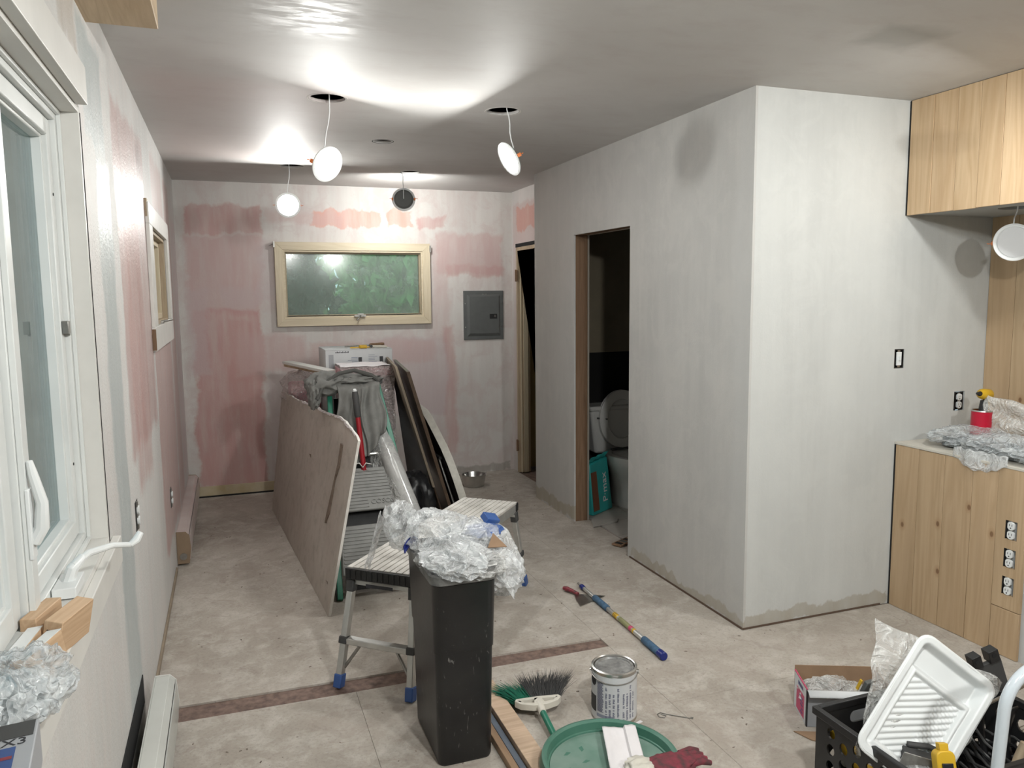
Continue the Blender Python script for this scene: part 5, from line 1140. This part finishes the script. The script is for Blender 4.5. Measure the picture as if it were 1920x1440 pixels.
# ---------------------------------------------------------------- things on the plastered ledge
t = thing('plastic_wrapped_parts', 'grey parts in a glossy clear bag lying along the ledge', 'bag', (3.20, 2.50, .8135))
b = B(); crumple(b, (.02, .12, .045), (.17, .13, .042), .35, 2.2, 5, 2., zmin=.001); obj('bag', b, M['bubble'], t, smooth=60)
b = B(); crumple(b, (-.05, -.12, .045), (.13, .16, .045), .35, 2.2, 5, 6., zmin=.001); crumple(b, (-.02, -.30, .04), (.15, .16, .04), .35, 2.2, 4, 4., zmin=.001); obj('bag', b, M['bubble'], t, smooth=60)
obj('grey_hardware', B().box(-.10, .06, .03, .16, .003, .05).box(-.12, .02, -.22, -.02, .003, .045).box(-.13, .0, -.40, -.25, .003, .04), mat('galvanised_parts', (.20, .22, .23), .5, .5, var=.3, vscale=14), t, bevel=.006)
obj('overhang', B().grid(lambda u, v: (-.203-.006*math.sin(u*12)-.004*v, -.25+.26*u, .035-.085*v*(.5+.5*math.sin(u*PI))+.004*math.sin(u*30)), 26, 10), M['bag'], t, solid=.0008)
t = thing('hanging_bag', 'milky plastic bag standing up at the right end of the ledge', 'plastic bag', (3.42, 2.5, .8135))
obj('film', B().grid(lambda u, v: (-.12+.24*u+.02*mnoise.noise(Vector((u*4, v*4, 2))), .12-.42*u+.03*mnoise.noise(Vector((u*4, v*4, 9))), .01+(.235-.13*u+.03*mnoise.noise(Vector((u*6, 1, 1))))*v), 30, 24), M['bag2'], t, solid=.0008, smooth=60)
t = thing('red_cup', 'red metal can with a silver rim on the ledge behind the plastic', 'can', (3.31, 2.63, .8135))
obj('can_body', B().lathe([(.0005, 0), (.045, 0), (.045, .158), (.041, .158), (.041, .01), (.0005, .008)], 32), mat('glossy_red_label', (.45, .005, .03), .3), t); obj('rim', B().lathe([(.040, .1575), (.0405, .163), (.0455, .163), (.0465, .157)], 32), M['steel'], t)
t = thing('power_screwdriver', 'black and yellow power driver standing in the red can', 'power tool', matrix=TR(3.315, 2.63, .965, 0, .12, .2))
obj('shaft', B().lathe([(.0005, -.09), (.014, -.09), (.018, -.03), (.019, .02), (.016, .055), (.0005, .06)], 18), M['blackpl'], t); obj('motor', B().tube([(-.045, 0, .085), (-.03, 0, .085), (.03, 0, .085), (.04, 0, .085)], [.014, .024, .026, .02], 16), M['yellow'], t); obj('grip', B().box(.01, .035, -.012, .012, .0, .07), M['yellow'], t, bevel=.004); obj('chuck', B().tube([(-.07, 0, .085), (-.045, 0, .085)], [.006, .012], 14), M['blackpl'], t)

# ---------------------------------------------------------------- bathroom
t = thing('toilet', 'white toilet with its seat raised, seen through the doorway', 'toilet', (2.70, 5.02, .0045))
obj('tank', B().frustum([(-.20, .06, .36), (.20, .06, .36), (.20, .235, .36), (-.20, .235, .36)], [(-.245, .04, .68), (.245, .04, .68), (.245, .238, .68), (-.245, .238, .68)]), M['china'], t, bevel=.02)
obj('tank_lid', B().box(-.255, .255, .028, .24, .682, .715), M['china'], t, bevel=.012)
obj('flush_handle', B().bar((-.20, .030, .63), (-.12, .020, .62), .014, .012), M['charcoal'], t, bevel=.002)
def bowl_ring(z, rx, ry, cy): return [(rx*math.cos(a), cy+ry*math.sin(a), z) for a in [2*PI*i/32 for i in range(32)]]
rs = [(0, .105, .22, -.06), (.02, .11, .225, -.06), (.12, .095, .19, -.05), (.22, .12, .19, -.08), (.30, .165, .23, -.13), (.36, .185, .25, -.15), (.385, .187, .252, -.15), (.385, .145, .20, -.16), (.30, .11, .15, -.16), (.22, .05, .07, -.14)]
vs = []; [vs.extend(bowl_ring(*q)) for q in rs]
obj('bowl', B().add(vs, [(i*32+j, i*32+(j+1) % 32, (i+1)*32+(j+1) % 32, (i+1)*32+j) for i in range(len(rs)-1) for j in range(32)]), M['china'], t, smooth=60)
obj('bowl_deck', B().box(-.12, .12, .02, .20, .30, .385), M['china'], t, bevel=.02)
def seatring(ro, ri, z0_, z1_):
    b = B(); n = 32; outer = [(ro[0]*math.cos(2*PI*i/n), ro[1]*math.sin(2*PI*i/n)+ro[1]) for i in range(n)]; inn = [(ri[0]*math.cos(2*PI*i/n), ri[1]*math.sin(2*PI*i/n)+ro[1]) for i in range(n)]
    return plate(b, outer, [inn], z0_, z1_, MY)
st = obj('seat', seatring((.185, .215), (.115, .145), -.02, .0), M['china'], t, bevel=.004); st.matrix_local = Matrix.Translation((0, .022, .40)) @ Matrix.Rotation(-.06, 4, 'X')
ld_ = obj('seat_lid', B().prism([(.185*math.cos(2*PI*i/32), .215*math.sin(2*PI*i/32)+.215) for i in range(32)], .002, .012, MY), M['china'], t, bevel=.003); ld_.matrix_local = Matrix.Translation((0, .024, .40)) @ Matrix.Rotation(-.06, 4, 'X')
obj('hinge', B().box(-.09, .09, .0, .03, .387, .400), M['charcoal'], t, bevel=.002)
obj('supply_pipe', B().tube([(-.33, .21, .12), (-.30, .20, .20), (-.22, .18, .34)], .006, 8), M['zinc'], t)
t = thing('teal_bag', 'teal printed plastic bag standing on the floor left of the toilet', 'bag', matrix=TR(2.40, 4.84, .005, 0, 0, .55))
b = B(); b.frustum([(-.13, -.05, 0), (.13, -.05, 0), (.13, .06, 0), (-.13, .06, 0)], [(-.12, -.012, .36), (.11, -.012, .38), (.11, .02, .38), (-.12, .02, .36)]); obj('bag', b, M['teal'], t, bevel=.01)
obj('bag_top', B().grid(lambda u, v: (-.13+.25*u, .004-.03*v+.006*math.sin(u*20), .36+.02*u+.045*v), 20, 4), M['teal'], t, solid=.002)
obj('brown_picture', B().frustum([(-.128, -.0525, .03), (-.05, -.0525, .03), (-.05, -.052, .03), (-.128, -.052, .03)], [(-.122, -.022, .30), (-.05, -.022, .30), (-.05, -.021, .30), (-.122, -.021, .30)]), M['bagbrown'], t)
nrm = Vector((0, -.99, .1)); MTX = WM[t.name] @ Matrix.Translation((.035, -.038, .175)) @ Matrix.Rotation(-.105, 4, 'X') @ Matrix.Rotation(PI/2, 4, 'X') @ Matrix.Rotation(PI/2, 4, 'Z')
text('bag_lettering', 'P·max', .085, M['paper'], t, MTX, .001)
tag(obj('loose_tile', B().prism([(0, 0), (.20, .04), (.24, .10), (.05, .13)], .0045, .014), M['tile'], base=None), 'loose grey tile just inside the bathroom door', 'tile').location = (2.20, 4.50, 0)
t = thing('floor_register', 'dirty metal floor register lying in the bathroom doorway', 'register', matrix=TR(2.24, 4.14, .0045, 0, 0, .5))
obj('plate', B().box(-.09, .12, -.035, .035, 0, .012), M['stud'], t, bevel=.002)
for k in range(4): obj('slot', B().box(-.075+.045*k, -.045+.045*k, -.024, .024, .0121, .0135), M['zinc'] if k % 2 else M['dark'], t)

# ---------------------------------------------------------------- things on the sill of the big window
def block(label, x, y, z, L, w, h, rz, mt=M['pine_y'], rx=0, ry=0):
    t = thing('wood_offcut', label, 'wood block', matrix=TR(x, y, z, rx, ry, rz), group='wood offcuts on the window sill')
    obj('block', B().box(-w/2, w/2, -L/2, L/2, 0, h), mt, t, bevel=.0015); return t
tw = wood('tan_offcut', (.44, .29, .17), (.60, .43, .28), 2., 1, .6)
def painted_face(t, w, L, h): obj('primed_face', B().box(-w/2, w/2, -L/2, L/2, h, h+.001), M['white'], t, smooth=0)
t = block('tan wood offcut against the window frame, furthest left of the sill blocks', -.372, 1.56, .863, .14, .026, .055, -.10, tw, 0, -.1); painted_face(t, .026, .14, .055)
t = block('tan wood offcut with a bright white top, nearest the clear bag', -.338, 1.53, .863, .12, .026, .060, -.25, tw, 0, -.15); painted_face(t, .026, .12, .06)
t = block('pale offcut at the back of the sill blocks beside the sash', -.374, 1.70, .863, .11, .030, .066, -.22, tw)
t = block('broad pale offcut with a barcode sticker on its end', -.330, 1.665, .863, .12, .034, .072, -.30, tw, 0, .2)
bc = B()
for i in range(7): bc.box(-.010+.003*i, -.0085+.003*i, -.0606, -.0602, .015, .055)
obj('barcode', bc, M['ink'], t, smooth=0)
t = thing('clear_bag', 'glossy crumpled clear bag of small parts on the near end of the sill', 'plastic bag', (-.355, 1.40, .862))
b = B(); crumple(b, (.01, .0, .045), (.065, .10, .045), .45, 2.4, 5, 3., zmin=.001); crumple(b, (.0, -.07, .05), (.05, .07, .04), .45, 2.4, 4, 8., zmin=.001); obj('film', b, M['bubble'], t, smooth=60)
obj('contents', crumple(B(), (0, 0, .03), (.045, .075, .024), .5, 3., 4, 4., zmin=.001), M['white'], t, smooth=60)
t = thing('screw_box', 'blue and grey printed box at the near end of the sill', 'box', matrix=TR(-.335, 1.13, .863, 0, 0, .12)); 
obj('carton', B().box(-.07, .062, -.10, .10, 0, .066), M['greycard'], t, bevel=.002)
obj('blue_print', B().box(-.071, .040, -.085, .030, .0663, .067).box(-.0705, .045, -.1006, -.1002, .005, .05), mat('blue_box_print', (.03, .07, .22), .4), t, smooth=0)
obj('dark_end', B().box(-.07, .058, .055, .098, .0663, .067).box(.0622, .0626, -.07, -.02, .012, .05), M['charcoal'], t, smooth=0)
obj('red_line', B().box(.0, .038, -.002, .006, .0671, .0674), M['redgrip'], t, smooth=0)
text('box_lettering', '8X3', .026, M['ink'], t, WM[t.name] @ Matrix.Translation((.030, .043, .0665)), .0002)
text('box_lettering', '8X3', .024, M['ink'], t, WM[t.name] @ Matrix.Translation((.03, -.1008, .055)) @ Matrix.Rotation(PI/2, 4, 'X'), .0002)
t = block('short wood offcut in a torn plastic bag on top of the blue printed box', -.358, 1.13, .9305, .07, .07, .024, .1, tw)
tag(obj('torn_bag', crumple(B(), (0, 0, 0), (.045, .06, .025), .5, 2.5, 4, 9.), M['bubble'], smooth=60), 'small torn clear bag over the offcut on the blue box', 'plastic bag').location = (-.378, 1.195, .955)
